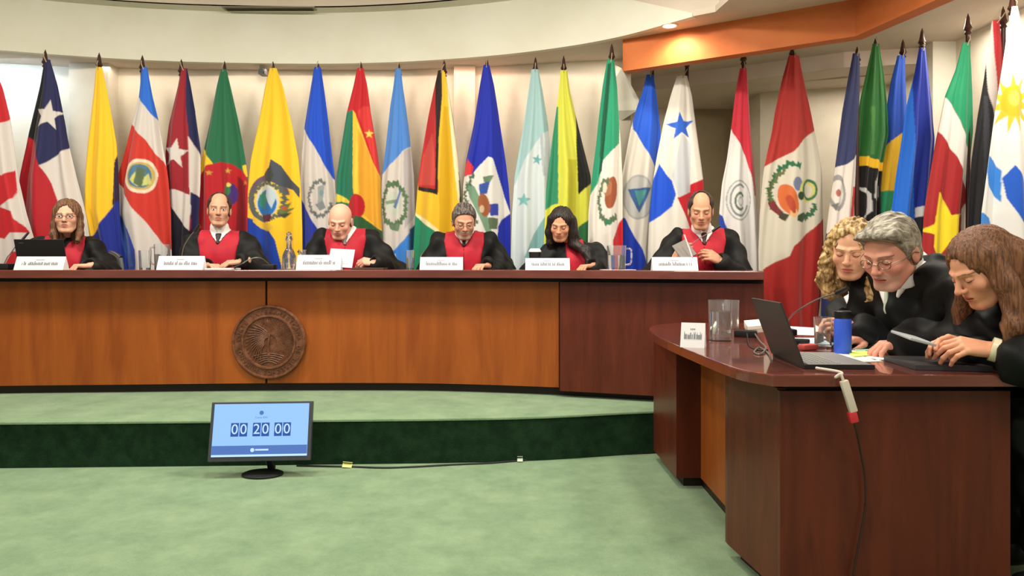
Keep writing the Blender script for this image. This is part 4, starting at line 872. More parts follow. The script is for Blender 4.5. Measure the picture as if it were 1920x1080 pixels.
        link('shirt_collar', mesh_np('shirt_collar', V, Q), m_, t, smooth=True)
    if f.get('tie'):
        tw = np.interp(lz.ravel(), [vb - .02, 1.02, 1.032, 1.06], [.020, .010, .017, .021]).reshape(lz.shape)
        V, Q = G.extract(np.maximum(G.D - .013, np.maximum(np.maximum(np.maximum(np.abs(lx) - tw, Dt - .03), ly + .0), np.maximum(lz - 1.065, (vb - .0) + np.abs(lx) * .8 - lz))))
        if len(V): link('tie', mesh_np('tie', V, Q), f['tie'], t, smooth=True)
    if hair: hair(t, HM, u_)
    if glasses:
        T = lambda *p: tuple(HM @ Vector(p)); b = MB()
        for s in (-1, 1):
            cx = s * .033
            b.tube([T(cx + .022 * math.cos(a) * (1 if abs(math.cos(a)) < .9 else .96), -.106 + .25 * abs(cx + .022 * math.cos(a)) ** 1 * .5, -.006 + .0155 * math.sin(a)) for a in np.linspace(0, 2 * PI, 17)], .0019, 6)
            b.tube([T(s * .056, -.098, -.002), T(s * .078, -.06, .0), T(s * .086, .0, .002), T(s * .088, .02, -.008)], .0017, 6)
        b.tube([T(-.011, -.109, -.003), T(0, -.112, .0), T(.011, -.109, -.003)], .0015, 6)
        b.build('glasses', glasses, t, smooth=True)
    return t, HM, U, W, arms
M['seam'] = mat('dark_red_seam', (110, 14, 26), .7)

def short_hair(m, receding=0, thick=.010, sweep=0, sides_only=False, top=0, zoff=0):
    def fn(t, HM, u_):
        F = Field((-.13, -.15, -.14), (.13, .15, .17), .0032)
        F.ell((0, .014, .036), (.076 + thick * .8, .095 + thick, .083 + thick + top), k=.01)
        F.ell((0, .045, -.03), (.066 + thick * .6, .066 + thick * .6, .055), k=.02)
        if sweep:
            F.ell((.02 * sweep, -.055, .085), (.062, .05, .030), k=.02); F.ell((-.04 * sweep, -.06, .075), (.04, .04, .026), k=.02)
        X, Y, Z = F.grid()
        zl = np.interp(Y.ravel(), [-.12, -.095, -.06, -.035, -.02, .02, .05, .12], [.092, .086, .058, .012, -.026, -.034, -.07, -.085]).reshape(Y.shape) + zoff
        D = F.D + .0020 * np.sin(X * 190 + 40 * Y + 2.5 * np.sin(Y * 30 + Z * 20)) + .0012 * np.sin(X * 320 - Y * 70 + Z * 40)
        D = np.maximum(D, (zl - Z) * .8)
        if receding:                       # bare front and crown
            e = np.sqrt((X / (.050 + .012 * receding)) ** 2 + ((Y + .085 - .0 * receding) / (.055 + .055 * receding)) ** 2 + ((Z - .085) / .085) ** 2)
            D = np.maximum(D, -(e - 1) * .04)
        if sides_only: D = np.maximum(D, (Z - .045) * .8)
        V, Q = F.extract(D); V = smoothmesh(V, Q, 1, .35)
        link('hair', mesh_np('hair', xf(V, HM), Q), m, t, smooth=True)
    return fn
def long_hair(m, locks, face=(.060, .062, .108), cap=.010, parting=0, wave=0, lockr=.03, h=.0042, facec=(0, -.098, -.030), hang=None):
    """cap of hair plus locks; each lock is a list of (local or ('w', x, y, z)) points with radii"""
    def fn(t, HM, u_):
        inv = HM.inverted(); pts = []
        for L in locks: pts.append([tuple(inv @ Vector(p[1:4])) if p[0] == 'w' else p[:3] for p in L])
        allp = [q for L in pts for q in L] + [(-.12, -.13, -.1), (.12, .14, .16)]
        lo = [min(p[i] for p in allp) - .06 for i in range(3)]; hi = [max(p[i] for p in allp) + .06 for i in range(3)]
        F = Field(lo, hi, h)
        F.ell((0, .016, .036), (.077 + cap, .097 + cap, .085 + cap), k=.01)
        F.ell((0, .045, -.04), (.075 + cap * .6, .065 + cap, .075), k=.03)
        for L, P in zip(locks, pts):
            rs = [p[-1] for p in L]; F.chain(P, rs, k=.022)
        F.ell(facec, face, k=.012, sub=True)
        X, Y, Z = F.grid()
        D = F.D
        if parting: D = D + .007 * np.exp(-((X - parting) / .006) ** 2) * (Z > .07)
        ang = np.arctan2(X, Y + .02)
        D = D + .0018 * np.sin(ang * 22 + 3 * np.sin(Z * 14)) + .0010 * np.sin(ang * 47 + 4 * np.sin(Z * 20 + 1))
        if wave: D = D + wave * np.sin(X * 105 + 2.2 * np.sin(Z * 70)) * np.sin(Z * 115 + 2 * np.sin(Y * 60)) + wave * .6 * np.sin(Y * 120 + Z * 60)
        V, Q = F.extract(D); V = smoothmesh(V, Q, 1, .3)
        link('hair', mesh_np('hair', xf(V, HM), Q), m, t, smooth=True)
    return fn
H = {
    'brown': hair_mat('brown_hair', (74, 46, 32), (138, 96, 66), (120, 120, 6)), 'black': hair_mat('black_hair', (16, 12, 12), (44, 32, 28)),
    'dark': hair_mat('dark_hair', (38, 28, 24), (66, 50, 42), (110, 14, 40)), 'greydark': hair_mat('dark_grey_hair', (46, 38, 35), (116, 106, 100), (110, 14, 40)),
    'grey': hair_mat('grey_hair', (92, 84, 72), (168, 160, 142), (14, 80, 46)), 'blonde': hair_mat('blonde_hair', (112, 80, 46), (206, 172, 112), (60, 60, 20)),
    'auburn': hair_mat('auburn_hair', (84, 50, 32), (134, 88, 58), (150, 150, 4)),
}
M['tie_black'] = mat('black_tie', (28, 30, 32), .5); M['tie_grey'] = mat('grey_tie', (112, 104, 100), .5); M['tie_green'] = mat('pale_green_tie', (186, 204, 186), .6)
M['tie_dark'] = mat('dark_tie', (60, 20, 26), .5)
M['frame_dark'] = mat('dark_spectacle_frame', (46, 28, 26), .3); M['frame_thin'] = mat('thin_metal_frame', (150, 138, 120), .3, metal=.8)

def hp(x, y, Y): return PX(x, y, Y)
TZ = BT + .026                                    # wrist height above the bench top
def judge_base(px, Y): return (PX(px, 500, Y)[0], Y, DAIS)
# hand entries: [image-right hand (s=1), image-left hand (s=-1)]
def wrist(px, Y, dz=0): p = PX(px, 500, Y); return (p[0], Y, TZ + dz)

b0 = judge_base(128, 5.32)
person('woman with shoulder-length brown hair and glasses behind the laptop, leftmost at the bench', b0, .30, .10,
       (hp(126, 406, 5.18), .36, .0, .0), [dict(p=wrist(168, 5.05), dir=(-.75, -.65, 0), curl=.62, thumb=.6), dict(p=wrist(85, 5.08), dir=(.3, -.9, 0), curl=.4)],
       dict(fem=1, eyes='open', hs=.98, skin=(222, 170, 142), brow=(96, 64, 44), shirt=False, seed=1, panel=.95, bell=1.12), S=.96,
       hair=long_hair(H['brown'], [[(-.06, -.01, .04, .028), (-.080, -.01, -.06, .020), (-.080, -.02, -.13, .022), (-.068, -.035, -.175, .016)], [(.06, -.01, .04, .028), (.082, -.01, -.06, .020), (.082, -.02, -.12, .022), (.070, -.035, -.165, .016)], [(-.04, .08, .0, .05), (-.05, .07, -.13, .04), (-.05, .05, -.18, .03)], [(.04, .08, .0, .05), (.05, .07, -.13, .04), (.05, .05, -.18, .03)]], parting=.012),
       glasses=M['frame_dark'])
person('man with receding dark hair and black tie in red-fronted robe, looking ahead', judge_base(415, 5.52), .2, .07,
       (hp(411, 393, 5.44), .33, .02, .03), [dict(p=wrist(452, 5.20, .03), dir=(-.9, -.35, -.12), up=(-.1, -.3, 1), curl=.30, thumb=.3), dict(p=wrist(388, 5.22), dir=(.8, -.5, 0), curl=.4)],
       dict(eyes='open', hs=1.02, skin=(206, 158, 130), tie=M['tie_black'], seed=2, brow=(60, 44, 36), w=.97, bell=1.08), hair=short_hair(H['dark'], receding=.75, thick=.007, zoff=.008))
person('bald older man reading a held sheet of paper in a red-fronted robe with grey tie', judge_base(652, 5.52), .12, .22,
       (hp(638, 414, 5.33), .0, .36, .05), [dict(p=wrist(706, 5.17, .02), dir=(-.95, -.2, .1), up=(0, -.6, .8), curl=.55, thumb=.7), dict(p=wrist(612, 5.15, .015), dir=(.6, -.7, .2), up=(-.3, -.4, .8), curl=.5, thumb=.7)],
       dict(hs=1.02, skin=(226, 170, 146), tie=M['tie_grey'], seed=3, brow=(150, 120, 100), fade=(170, 150, 138), w=1.03, bell=1.2), S=1.02)
person('man with dark grey hair, glasses and short grey beard in a red-fronted robe', judge_base(873, 5.50), 0, .20,
       (hp(870, 415, 5.30), .16, .32, .0), [dict(p=wrist(915, 5.18), dir=(-.6, -.75, 0), curl=.5), dict(p=wrist(835, 5.18), dir=(.7, -.6, 0), curl=.5)],
       dict(hs=1.0, skin=(206, 152, 126), tie=M['tie_dark'], seed=4, beard=(150, 140, 134), beard_a=.55, w=1.02, bell=1.15), hair=short_hair(H['greydark'], thick=.012, top=.006), glasses=M['frame_thin'])
person('young woman with long black hair looking down, in a black robe over red', judge_base(1070, 5.36), .12, .20,
       (hp(1052, 420, 5.16), -.24, .34, .08), [dict(p=wrist(1112, 5.02, .0), dir=(-.85, -.5, -.05), curl=.55, thumb=.6), dict(p=wrist(1012, 5.02), dir=(.5, -.8, 0), curl=.5)],
       dict(fem=1, hs=.94, skin=(208, 152, 120), shirt=False, seed=5, panel=.52, vbot=1.06, bell=1.2, brow=(40, 28, 24), lip=(180, 84, 80)), S=.93,
       hair=long_hair(H['black'], [[(-.07, -.02, .04, .03), (-.084, -.03, -.06, .026), (-.076, -.04, -.14, .022), (-.066, -.035, -.20, .016)], [(.07, .0, .04, .035), (.09, -.005, -.06, .036), (.098, -.02, -.14, .036), ('w', *hp(1098, 470, 5.12), .036), ('w', *hp(1104, 490, 5.08), .024)], [(-.03, .08, .0, .05), (-.03, .08, -.14, .05), (-.03, .06, -.2, .04)], [(.05, .08, .0, .055), (.07, .08, -.12, .055), (.08, .05, -.2, .045)]], cap=.010, parting=.01))
person('man with receding hair holding a grey tablet at the right end of the bench', judge_base(1316, 5.10), -.16, .16,
       (hp(1314, 394, 4.92), -.2, .26, .02), [dict(p=wrist(1352, 4.80, .03), dir=(-.85, -.2, .45), up=(0, -.9, .5), curl=.55, thumb=.8), dict(p=wrist(1262, 4.80, .02), dir=(.5, -.3, .8), up=(-.6, -.7, .2), curl=.35, thumb=.7)],
       dict(hs=1.0, skin=(204, 152, 122), tie=M['tie_dark'], seed=6, brow=(50, 36, 28), bell=1.1, w=.98), hair=short_hair(H['dark'], receding=.85, thick=.008, zoff=.0))

# three people at the near desk
person('blonde woman with curly hair in a black robe, farthest at the near desk', (1.80, 3.42, 0), math.radians(-66), .36,
       (hp(1598, 466, 3.14), math.radians(-36), .28, .06), [dict(p=(1.40, 3.00, .82), dir=(-.95, .1, .25), up=(-.1, -.8, .5), curl=.55, thumb=.6), dict(p=(1.40, 3.16, .84), dir=(-.9, -.4, .1), up=(0, 0, 1), curl=.5, thumb=.6)],
       dict(fem=1, hs=1.0, skin=(220, 166, 134), seed=7, shirt_mat=None, brow=(120, 86, 56), lip=(186, 88, 80), vslope=1.3, vbot=.92, bell=1.1), S=.97, outfit='plain', hres=.0026, rres=.009, fold=.011,
       hair=long_hair(H['blonde'], [[(-.07, .0, .04, .03), (-.09, -.02, -.06, .032), (-.098, -.035, -.13, .034), (-.085, -.05, -.19, .026)], [(.07, .0, .04, .03), (.094, -.015, -.06, .036), (.10, -.03, -.13, .036), (.085, -.05, -.19, .026)], [(-.04, .08, .0, .05), (-.05, .08, -.12, .05), (-.06, .05, -.2, .036)], [(.04, .08, .0, .05), (.05, .08, -.12, .05), (.06, .05, -.2, .036)]], cap=.009, wave=.006, parting=.012))
person('grey-haired man in glasses and black robe leaning over papers, middle of the near desk', (1.80, 2.98, .03), math.radians(-80), .50,
       (hp(1670, 472, 2.70), math.radians(-58), .40, .04), [dict(p=(1.45, 2.72, .80), dir=(-.95, .15, -.05), curl=.5, thumb=.5, hint=(.35, -.9, -.5)), dict(p=(1.42, 3.0, .79), dir=(-.9, -.3, 0), curl=.5, hint=(.2, .9, -.4))],
       dict(hs=1.04, skin=(218, 152, 130), seed=8, tie=M['tie_green'], brow=(90, 76, 66), beard=(176, 160, 150), beard_a=.30, w=1.02, vbot=.93, vslope=.9, bell=1.25, cuff=1.0), S=1.06, outfit='plain', hres=.0024, rres=.008, fold=.012,
       hair=short_hair(H['grey'], thick=.013, top=.004, sweep=1), glasses=M['frame_thin'])
_t, _h, _u, _w, last_arms = person('woman with long auburn hair and black robe holding a phone at right edge', (2.02, 2.58, .02), math.radians(-84), .46,
       (hp(1842, 500, 2.42), math.radians(-84), .50, -.02), [dict(p=(1.505, 2.34, .825), dir=(-.96, .1, .12), up=(.1, -.55, .8), curl=.42, thumb=.7, hint=(.6, -.6, -.5)), dict(p=(1.50, 2.47, .82), dir=(-.95, -.12, .2), up=(.1, .5, .8), curl=.35, thumb=.5, hint=(.5, .6, -.6))],
       dict(fem=1, hs=1.0, skin=(214, 152, 120), seed=9, brow=(80, 50, 36), lip=(176, 84, 76), vslope=.5, vbot=1.0, bell=1.3, cuff=.76), S=1.0, outfit='plain', hres=.0024, rres=.008, fold=.012,
       hair=long_hair(H['auburn'], [[(-.07, -.0, .04, .035), (-.09, -.015, -.06, .032), ('w', 1.55, 2.57, .93, .030), ('w', 1.54, 2.57, .86, .018)], [(.07, -.0, .04, .035), (.092, -.018, -.05, .034), ('w', 1.565, 2.325, .98, .034), ('w', 1.555, 2.315, .90, .030), ('w', 1.545, 2.32, .84, .018)], [(-.04, .08, .0, .055), (-.05, .09, -.10, .055), (-.04, .10, -.20, .05)], [(.04, .08, .0, .055), (.06, .085, -.10, .055), ('w', 1.67, 2.34, .99, .05), ('w', 1.63, 2.31, .92, .035)]], cap=.011, parting=-.02))
wp = bpy.data.objects['person.008']; el, wr = last_arms[0][2], last_arms[0][3]; d = (wr - el).normalized(); Mw = frame(d) ; Mw.translation = wr - d * .006
MB().lathe([(.029, -.011), (.038, -.010), (.038, .010), (.029, .011)], n=24, M=Mw @ Matrix.Rotation(PI / 2, 4, 'Y')).build('wrist_watch', mat('watch_band', (232, 222, 190), .3, spec=.6), wp, smooth=True)
# chairs
CG = 'office chairs behind the bench'
for px, Y, lab, top, sm in [(140, 5.34, 'grey office chair of the woman with glasses, its light rim showing behind her shoulder', .93, True), (417, 5.56, 'office chair under the man with the black tie', .86, False), (655, 5.56, 'office chair under the bald man', .86, False),
                    (876, 5.54, 'office chair under the man with the grey beard', .86, False), (1096, 5.44, 'grey office chair with a curved mesh back behind the young black-haired woman', 1.02, False), (1318, 5.14, 'office chair under the man at the right end of the bench', .86, False)]:
    chair(PX(px, 500, Y)[0], Y, DAIS, 0 if px != 140 else -.2, lab, CG, top, sm)
for x, y, lab in [(1.90, 3.46, 'office chair under the blonde curly-haired woman'), (1.92, 3.00, 'office chair under the grey-haired man'), (2.14, 2.60, 'office chair under the woman with auburn hair')]:
    chair(x, y, 0, -PI / 2, lab, 'office chairs at the near desk', .80)
# ------------------------------------------------------------------ things on the bench
def plate(px0, px1, ytop, Y, label, rz=0, z=BT, hgt=None):
    x0 = PX(px0, 500, Y)[0]; x1 = PX(px1, 500, Y)[0]; w = x1 - x0; cx = (x0 + x1) / 2
    h = hgt or (CAMZ - (ytop - HORIZON) * Y / FPX) - z
    t = empty('name_plate', (cx, Y, z), label, 'name plate', 'white folded name cards', rz)
    T = Matrix.Translation((cx, Y, z)) @ Matrix.Rotation(rz, 4, 'Z'); d = h * .42
    b = MB(); vs = [b.bm.verts.new(T @ Vector(p)) for p in ((-w / 2, -d, 0), (w / 2, -d, 0), (w / 2, d, 0), (-w / 2, d, 0), (-w / 2, 0, h), (w / 2, 0, h))]
    for f in ((0, 1, 5, 4), (2, 3, 4, 5), (0, 4, 3), (1, 2, 5), (3, 2, 1, 0)): b.bm.faces.new([vs[i] for i in f])
    b.build('card', M['paper'], t)
    S = T @ Matrix.Translation((0, -d, 0)) @ Matrix.Rotation(math.atan2(d, h), 4, 'X').inverted()
    sl = math.hypot(d, h); rs = random.Random(int(px0)); b = MB(); x = -w * .36
    while x < w * .36:                                   # illegible line of small letters
        lw = rs.uniform(.004, .008) * w / .3; lh = rs.uniform(.16, .22) * sl * (1.4 if rs.random() < .2 else 1)
        b.obox(S @ Matrix.Translation((x + lw / 2, -.0008, sl * .34 + lh / 2)), lw * .74, .0008, lh); x += lw * (1.25 if rs.random() < .86 else 2.6)
    b.build('lettering', M['print'], t)
    b = MB(); x = -w * .08
    while x < w * .08: b.obox(S @ Matrix.Translation((x, -.0008, sl * .74)), .004, .0008, .05 * sl); x += .007
    b.build('small_print', M['print'], t)
    return t
M['print'] = mat('grey_print', (104, 108, 118), .8)
def tumbler(x, y, z, r, h, label, cat='glass', name='drinking_glass', water=.0, group=None, taper=.88):
    t = empty(name, (x, y, z), label, cat, group)
    rb = r * taper
    MB().lathe([(0, 0), (rb, 0), (r, h), (r - .0025, h), (rb - .003, .012), (0, .012)], (x, y, z), n=28).build('glass', M['glass'], t, smooth=True)
    if water:
        k = rb + (r - rb) * water
        MB().lathe([(0, .0125), (rb - .0035, .0125), (k - .0035, h * water), (0, h * water)], (x, y, z), n=28).build('water', M['water'], t, smooth=True)
    return t
def pitcher(x, y, z, r, h, label, handle=1, water=.6, group='glass water pitchers', ang=0):
    t = tumbler(x, y, z, r, h, label, 'pitcher', 'glass_pitcher', water, group, taper=.92)
    c, s = math.cos(ang) * handle, math.sin(ang)
    q = [(r * .96, .86), (r * 1.35, .88), (r * 1.55, .78), (r * 1.55, .40), (r * 1.4, .24), (r * .94, .20)]
    MB().tube(spline([(x + c * a, y + s * a, z + h * b) for a, b in q], 4), .006, 8).build('handle', M['glass'], t, smooth=True)
    return t
plate(32, 124, 481, 4.93, 'white name plate in front of the black laptop, leftmost on the bench')
plate(298, 384, 480, 4.98, 'white name plate beside the pitcher, before the man with the black tie')
plate(558, 641, 478, 5.0, 'white name plate in front of the bald man')
plate(788, 868, 482, 4.99, 'white name plate in front of the man with the grey beard')
plate(985, 1068, 484, 4.94, 'white name plate in front of the young woman with black hair')
plate(1222, 1307, 482, 4.66, 'white name plate at the right end of the bench')
# laptop of the woman at left
x0, x1 = PX(33, 500, 5.02)[0], PX(125, 500, 5.02)[0]; cx = (x0 + x1) / 2; w = x1 - x0
t = empty('laptop', (cx, 5.06, BT), 'open black laptop seen from behind, at the left end of the bench', 'laptop')
MB().box((x0, 5.03, BT), (x1, 5.24, BT + .016), bevel=.003).build('base', M['black'], t)
T = Matrix.Translation((cx, 5.03, BT + .012)) @ Matrix.Rotation(math.radians(14), 4, 'X')
MB().obox(T @ Matrix.Translation((0, 0, .098)), w, .008, .196, bevel=.003).build('screen_lid', M['black'], t)
MB().obox(T @ Matrix.Translation((-w * .36, -.005, .172)), .03, .001, .006).build('emblem', mat('lid_emblem', (90, 96, 96), .3, metal=.6), t)
G1 = 'drinking glasses on the bench'
tumbler(PX(272, 500, 4.98)[0], 4.98, BT, .040, .128, 'empty glass standing left of the pitcher on the bench', group=G1)
pitcher(PX(304, 500, 5.10)[0], 5.10, BT, .052, .172, 'glass pitcher behind the second name plate from the left', handle=-1)
tumbler(PX(567, 500, 5.12)[0], 5.12, BT, .026, .135, 'glass behind the left end of the bald man name plate', group=G1)
tumbler(PX(769, 500, 4.99)[0], 4.99, BT, .030, .130, 'tall glass left of the name plate of the man with the grey beard', water=.6, group=G1)
pitcher(PX(1156, 500, 4.86)[0], 4.86, BT, .062, .158, 'glass pitcher with big handle between the young woman and the bench end', handle=1)
t = empty('saucer', (PX(1172, 500, 4.86)[0], 4.86, BT), 'flat white paper sheet under the pitcher at the right of the bench', 'paper')
t.name = 'paper_sheet'; MB().box((PX(1128, 500, 4.86)[0], 4.80, BT), (PX(1190, 500, 4.86)[0], 4.98, BT + .0015)).build('sheet', M['paper'], t)
# decanter with an upturned glass
dx = PX(542, 500, 5.0)[0]
t = empty('water_decanter', (dx, 5.0, BT), 'tall narrow-necked glass decanter left of the bald man name plate', 'decanter')
MB().lathe([(0, 0), (.040, 0), (.044, .01), (.044, .09), (.034, .118), (.018, .145), (.016, .185), (.024, .20), (.018, .225), (0, .228)], (dx, 5.0, BT), n=28).build('glass', M['glass'], t, smooth=True)
MB().lathe([(0, .002), (.036, .002), (.041, .012), (.041, .075), (0, .075)], (dx, 5.0, BT), n=28).build('water', M['water'], t, smooth=True)
MB().lathe([(0, .226), (.015, .228), (.018, .240), (.011, .252), (0, .254)], (dx, 5.0, BT), n=16).build('stopper', M['glass'], t, smooth=True)
MB().lathe([(.048, 0), (.062, 0), (.062, .004), (.048, .004)], (dx, 5.0, BT - .0), n=28).build('coaster', M['silver'], t)
# black cup with white lid
ux = PX(1003, 500, 5.06)[0]
t = empty('lidded_cup', (ux, 5.06, BT), 'black cup with a white lid in front of the young black-haired woman', 'cup')
MB().lathe([(0, 0), (.034, 0), (.040, .118), (0, .118)], (ux, 5.06, BT), n=24).build('cup', M['black'], t, smooth=True)
MB().lathe([(0, .118), (.043, .118), (.043, .126), (.030, .142), (0, .142)], (ux, 5.06, BT), n=24).build('lid', M['paper'], t, smooth=True)
def gooseneck(base, tip, label, bend=.5, group='gooseneck microphones', basesize=(.11, .09, .04), mid=None, r=.0035):
    t = empty('microphone', base, label, 'microphone', group)
    x, y, z = base
    MB().obox(Matrix.Translation((x, y, z + basesize[2] / 2)), *basesize, bevel=.008).build('base', M['black'], t, smooth=True)
    p0 = Vector((x, y, z + basesize[2])); p3 = Vector(tip); m = Vector(mid) if mid else p0 + Vector((0, 0, (p3.z - p0.z) * .6))
    pts = [tuple(p0), tuple((p0 + m) / 2 + Vector((0, 0, .01))), tuple(m), tuple((m + p3) / 2 + Vector((0, 0, .01))), tuple(p3)]
    MB().tube(spline(pts, 5), r, 8).build('gooseneck', M['mic'], t, smooth=True)
    d = (p3 - m).normalized(); MB().tube([tuple(p3 - d * .01), tuple(p3 + d * .015), tuple(p3 + d * .05)], .009, 10, .0075).build('capsule', M['black'], t, smooth=True)
    return t
M['mic'] = mat('grey_gooseneck', (120, 118, 112), .4, metal=.5)
def BP(px, py, Y): return PX(px, py, Y)
gooseneck((PX(8, 500, 5.0)[0], 5.0, BT), BP(44, 447, 5.06), 'black gooseneck microphone left of the laptop at the bench end', mid=BP(20, 475, 5.02))
gooseneck((PX(338, 500, 5.16)[0], 5.16, BT), BP(366, 432, 5.14), 'gooseneck microphone behind the second name plate from the left', mid=BP(345, 462, 5.15), basesize=(.10, .08, .03))
gooseneck((PX(505, 500, 5.12)[0], 5.12, BT), BP(452, 496, 5.0), 'low gooseneck microphone bent toward the man with the black tie', mid=BP(482, 483, 5.05), basesize=(.09, .08, .035))
gooseneck((PX(588, 500, 5.22)[0], 5.22, BT), BP(570, 478, 5.22), 'dark microphone behind the bald man name plate', mid=BP(580, 484, 5.22), basesize=(.09, .07, .03))
gooseneck((PX(1240, 500, 4.82)[0], 4.86, BT), BP(1338, 432, 4.72), 'thin gooseneck microphone before the man holding the tablet', mid=BP(1282, 470, 4.78), basesize=(.08, .07, .03), r=.0022)
# sheet held by the bald man
T = Matrix.Translation(BP(640, 484, 5.04)) @ Matrix.Rotation(math.radians(-25), 4, 'X') @ Matrix.Rotation(.06, 4, 'Y')
t = empty('paper_sheet', BP(640, 500, 5.04), 'sheet of paper held up by the bald man', 'paper')
MB().obox(T, .165, .0012, .135).build('sheet', mat('shaded_paper', (214, 216, 224), .7), t)
b = MB()
for k in range(7): b.obox(T @ Matrix.Translation((0, -.001, .045 - k * .014)), .12 - (k % 3) * .012, .0006, .003)
b.build('printed_lines', mat('pale_print', (176, 178, 188), .8), t)
# grey tablet and pen at the right end of the bench
T = Matrix.Translation(BP(1283, 469, 4.72)) @ Matrix.Rotation(math.radians(-30), 4, 'X') @ Matrix.Rotation(math.radians(-28), 4, 'Y')
t = empty('tablet', BP(1283, 500, 4.72), 'grey tablet held by the man at the right end of the bench', 'tablet')
MB().obox(T, .105, .008, .125, bevel=.003).build('case', mat('tablet_grey', (118, 112, 108), .5), t)
t = empty('pen', BP(1292, 500, 4.68), 'white pen held against the grey tablet', 'pen')
MB().tube([BP(1283, 440, 4.66), BP(1298, 482, 4.66)], .0045, 8).build('barrel', M['paper'], t, smooth=True)
MB().tube([BP(1298, 482, 4.66), BP(1300, 487, 4.66)], .0045, 8, .001).build('tip', mat('pen_tip', (60, 150, 190), .4), t, smooth=True)
# low papers and folders on the bench
t = empty('folder', BP(700, 503, 5.0), 'thin dark folder lying before the bald man', 'folder')
MB().box((PX(660, 500, 4.95)[0], 4.92, BT), (PX(720, 500, 4.95)[0], 5.09, BT + .012), bevel=.002).build('cover', mat('dark_brown_cover', (70, 44, 40), .5), t)
t = empty('paper_stack', BP(410, 503, 5.0), 'small stack of white papers before the man with the black tie', 'paper')
MB().box((PX(386, 500, 4.95)[0], 4.93, BT), (PX(436, 500, 4.95)[0], 5.10, BT + .010)).build('sheets', M['paper'], t)

# ------------------------------------------------------------------ countdown screen on the floor
mc = PX(487, 809, 3.83)
T = Matrix.Translation((mc[0] + .005, 3.83, mc[2] + .002)) @ Matrix.Rotation(math.radians(4), 4, 'Z') @ Matrix.Rotation(math.radians(-14), 4, 'X')
W_, H_ = .512, .298
t = empty('monitor', (mc[0], 3.85, 0), 'flat monitor on the floor showing the blue 00 20 00 countdown', 'monitor')
MB().obox(T @ Matrix.Translation((0, .018, 0)), W_, .035, H_, bevel=.004).build('bezel', mat('monitor_bezel', (64, 66, 74), .4), t)
scr = MB().obox(T @ Matrix.Translation((0, -.001, .006)), W_ - .034, .003, H_ - .034).build('screen', mat('lit_screen', (20, 30, 60), .3, emit=(150, 196, 250), es=1.0), t)
def on(x, z, w, h, d=.0032): return (T @ Matrix.Translation((x, -d, z)), w, .0012, h)
eb = mat('screen_blue', (10, 20, 60), .4, emit=(36, 88, 172), es=.8); ew = mat('screen_white', (60, 70, 90), .4, emit=(190, 222, 255), es=1.0); ef = mat('screen_footer', (20, 30, 70), .4, emit=(84, 124, 196), es=.8)
MB().obox(*on(0, -.093, W_ - .036, .044)).build('footer_bar', ef, scr)
MB().obox(*on(0, -.121, W_ - .036, .009)).build('footer_line', ew, scr)
xs = [-.130, -.086, -.020, .024, .088, .132]
for x, dgt in zip(xs, '002000'):
    tl = MB().obox(*on(x, .008, .039, .068)).build('digit_tile', eb, scr)
    me = text_mesh(dgt, .072, 'digit', None, None, T @ Matrix.Translation((x, -.0042, .008)) @ Matrix.Rotation(PI / 2, 4, 'X'), .0005)
    o = link('digit', me, ew, tl if False else scr)
me = text_mesh('Corte IDH', .014, 'caption', None, None, T @ Matrix.Translation((0, -.0036, .068)) @ Matrix.Rotation(PI / 2, 4, 'X'), .0003); link('caption', me, ef, scr)
b = MB(); b.lathe([(0, 0), (.011, 0), (.011, .001), (0, .001)], n=20, M=T @ Matrix.Translation((0, -.0032, .092)) @ Matrix.Rotation(PI / 2, 4, 'X')); b.build('crest', ef, scr)
b = MB(); b.lathe([(0, 0), (.010, 0), (.010, .001), (0, .001)], n=20, M=T @ Matrix.Translation((-.035, -.0045, -.094)) @ Matrix.Rotation(PI / 2, 4, 'X')); 
b.obox(*on(.012, -.093, .066, .008, .0045)); b.build('footer_logo', ew, scr)
MB().tube([tuple(T @ Vector((.02, .03, -.09))), tuple(T @ Vector((.03, .055, -.12))), (mc[0] + .04, 3.90, .02)], .02, 10).build('stand', M['black'], t, smooth=True)
MB().lathe([(0, 0), (.105, 0), (.105, .008), (.09, .014), (0, .016)], (mc[0] + .01, 3.845, .001), n=32, M=Matrix.Diagonal((1, .8, 1, 1))).build('foot', M['black'], t, smooth=True)
# cable taped along the foot of the dais
cab = []
for px, py in [(556, 873), (600, 874), (660, 875), (720, 877), (780, 875), (850, 871), (920, 868), (990, 862), (1050, 857), (1110, 853), (1170, 851), (1219, 849)]:
    Y = 1.1 * FPX / (py - 490) * .995; cab.append(((px - 960) * Y / FPX, Y, .006))
t = empty('floor_cable', cab[0], 'thin dark cable running along the foot of the green step', 'cable')
MB().tube(spline(cab, 4), .0045, 6).build('cord', M['black'], t, smooth=True)
def tape(px, py, w, h, col, label, rot=0):
    Y = 1.1 * FPX / (py + 4 - 490); x = (px - 960) * Y / FPX
    t = empty('tape_strip', (x, Y, 0), label, 'tape', 'pieces of tape along the step')
    Tm = Matrix.Translation((x, Y, .012)) @ Matrix.Rotation(.5, 4, 'X') @ Matrix.Rotation(rot, 4, 'Y')
    b = MB(); b.obox(Tm, w, .03, .002); b.obox(Tm @ Matrix.Translation((0, .016, .008)) @ Matrix.Rotation(-.7, 4, 'X'), w, .018, .002); b.build('tape', mat('tape_' + str(px), col, .6), t)
tape(651, 873, .050, .02, (222, 214, 130), 'pale yellow tape piece nearest the monitor', .1)
tape(1047, 853, .045, .02, (212, 224, 60), 'bright yellow-green tape piece at the middle of the step foot')
tape(1032, 855, .012, .02, (225, 225, 215), 'small white tape piece left of the bright yellow-green one')
tape(1078, 852, .040, .02, (190, 205, 190), 'pale grey tape piece right of the bright yellow-green one')
tape(1168, 847, .040, .02, (224, 222, 140), 'pale yellow tape piece nearest the near desk', -.3)
tape(975, 862, .030, .02, (190, 200, 180), 'pale tape piece left along the cable, mid step')

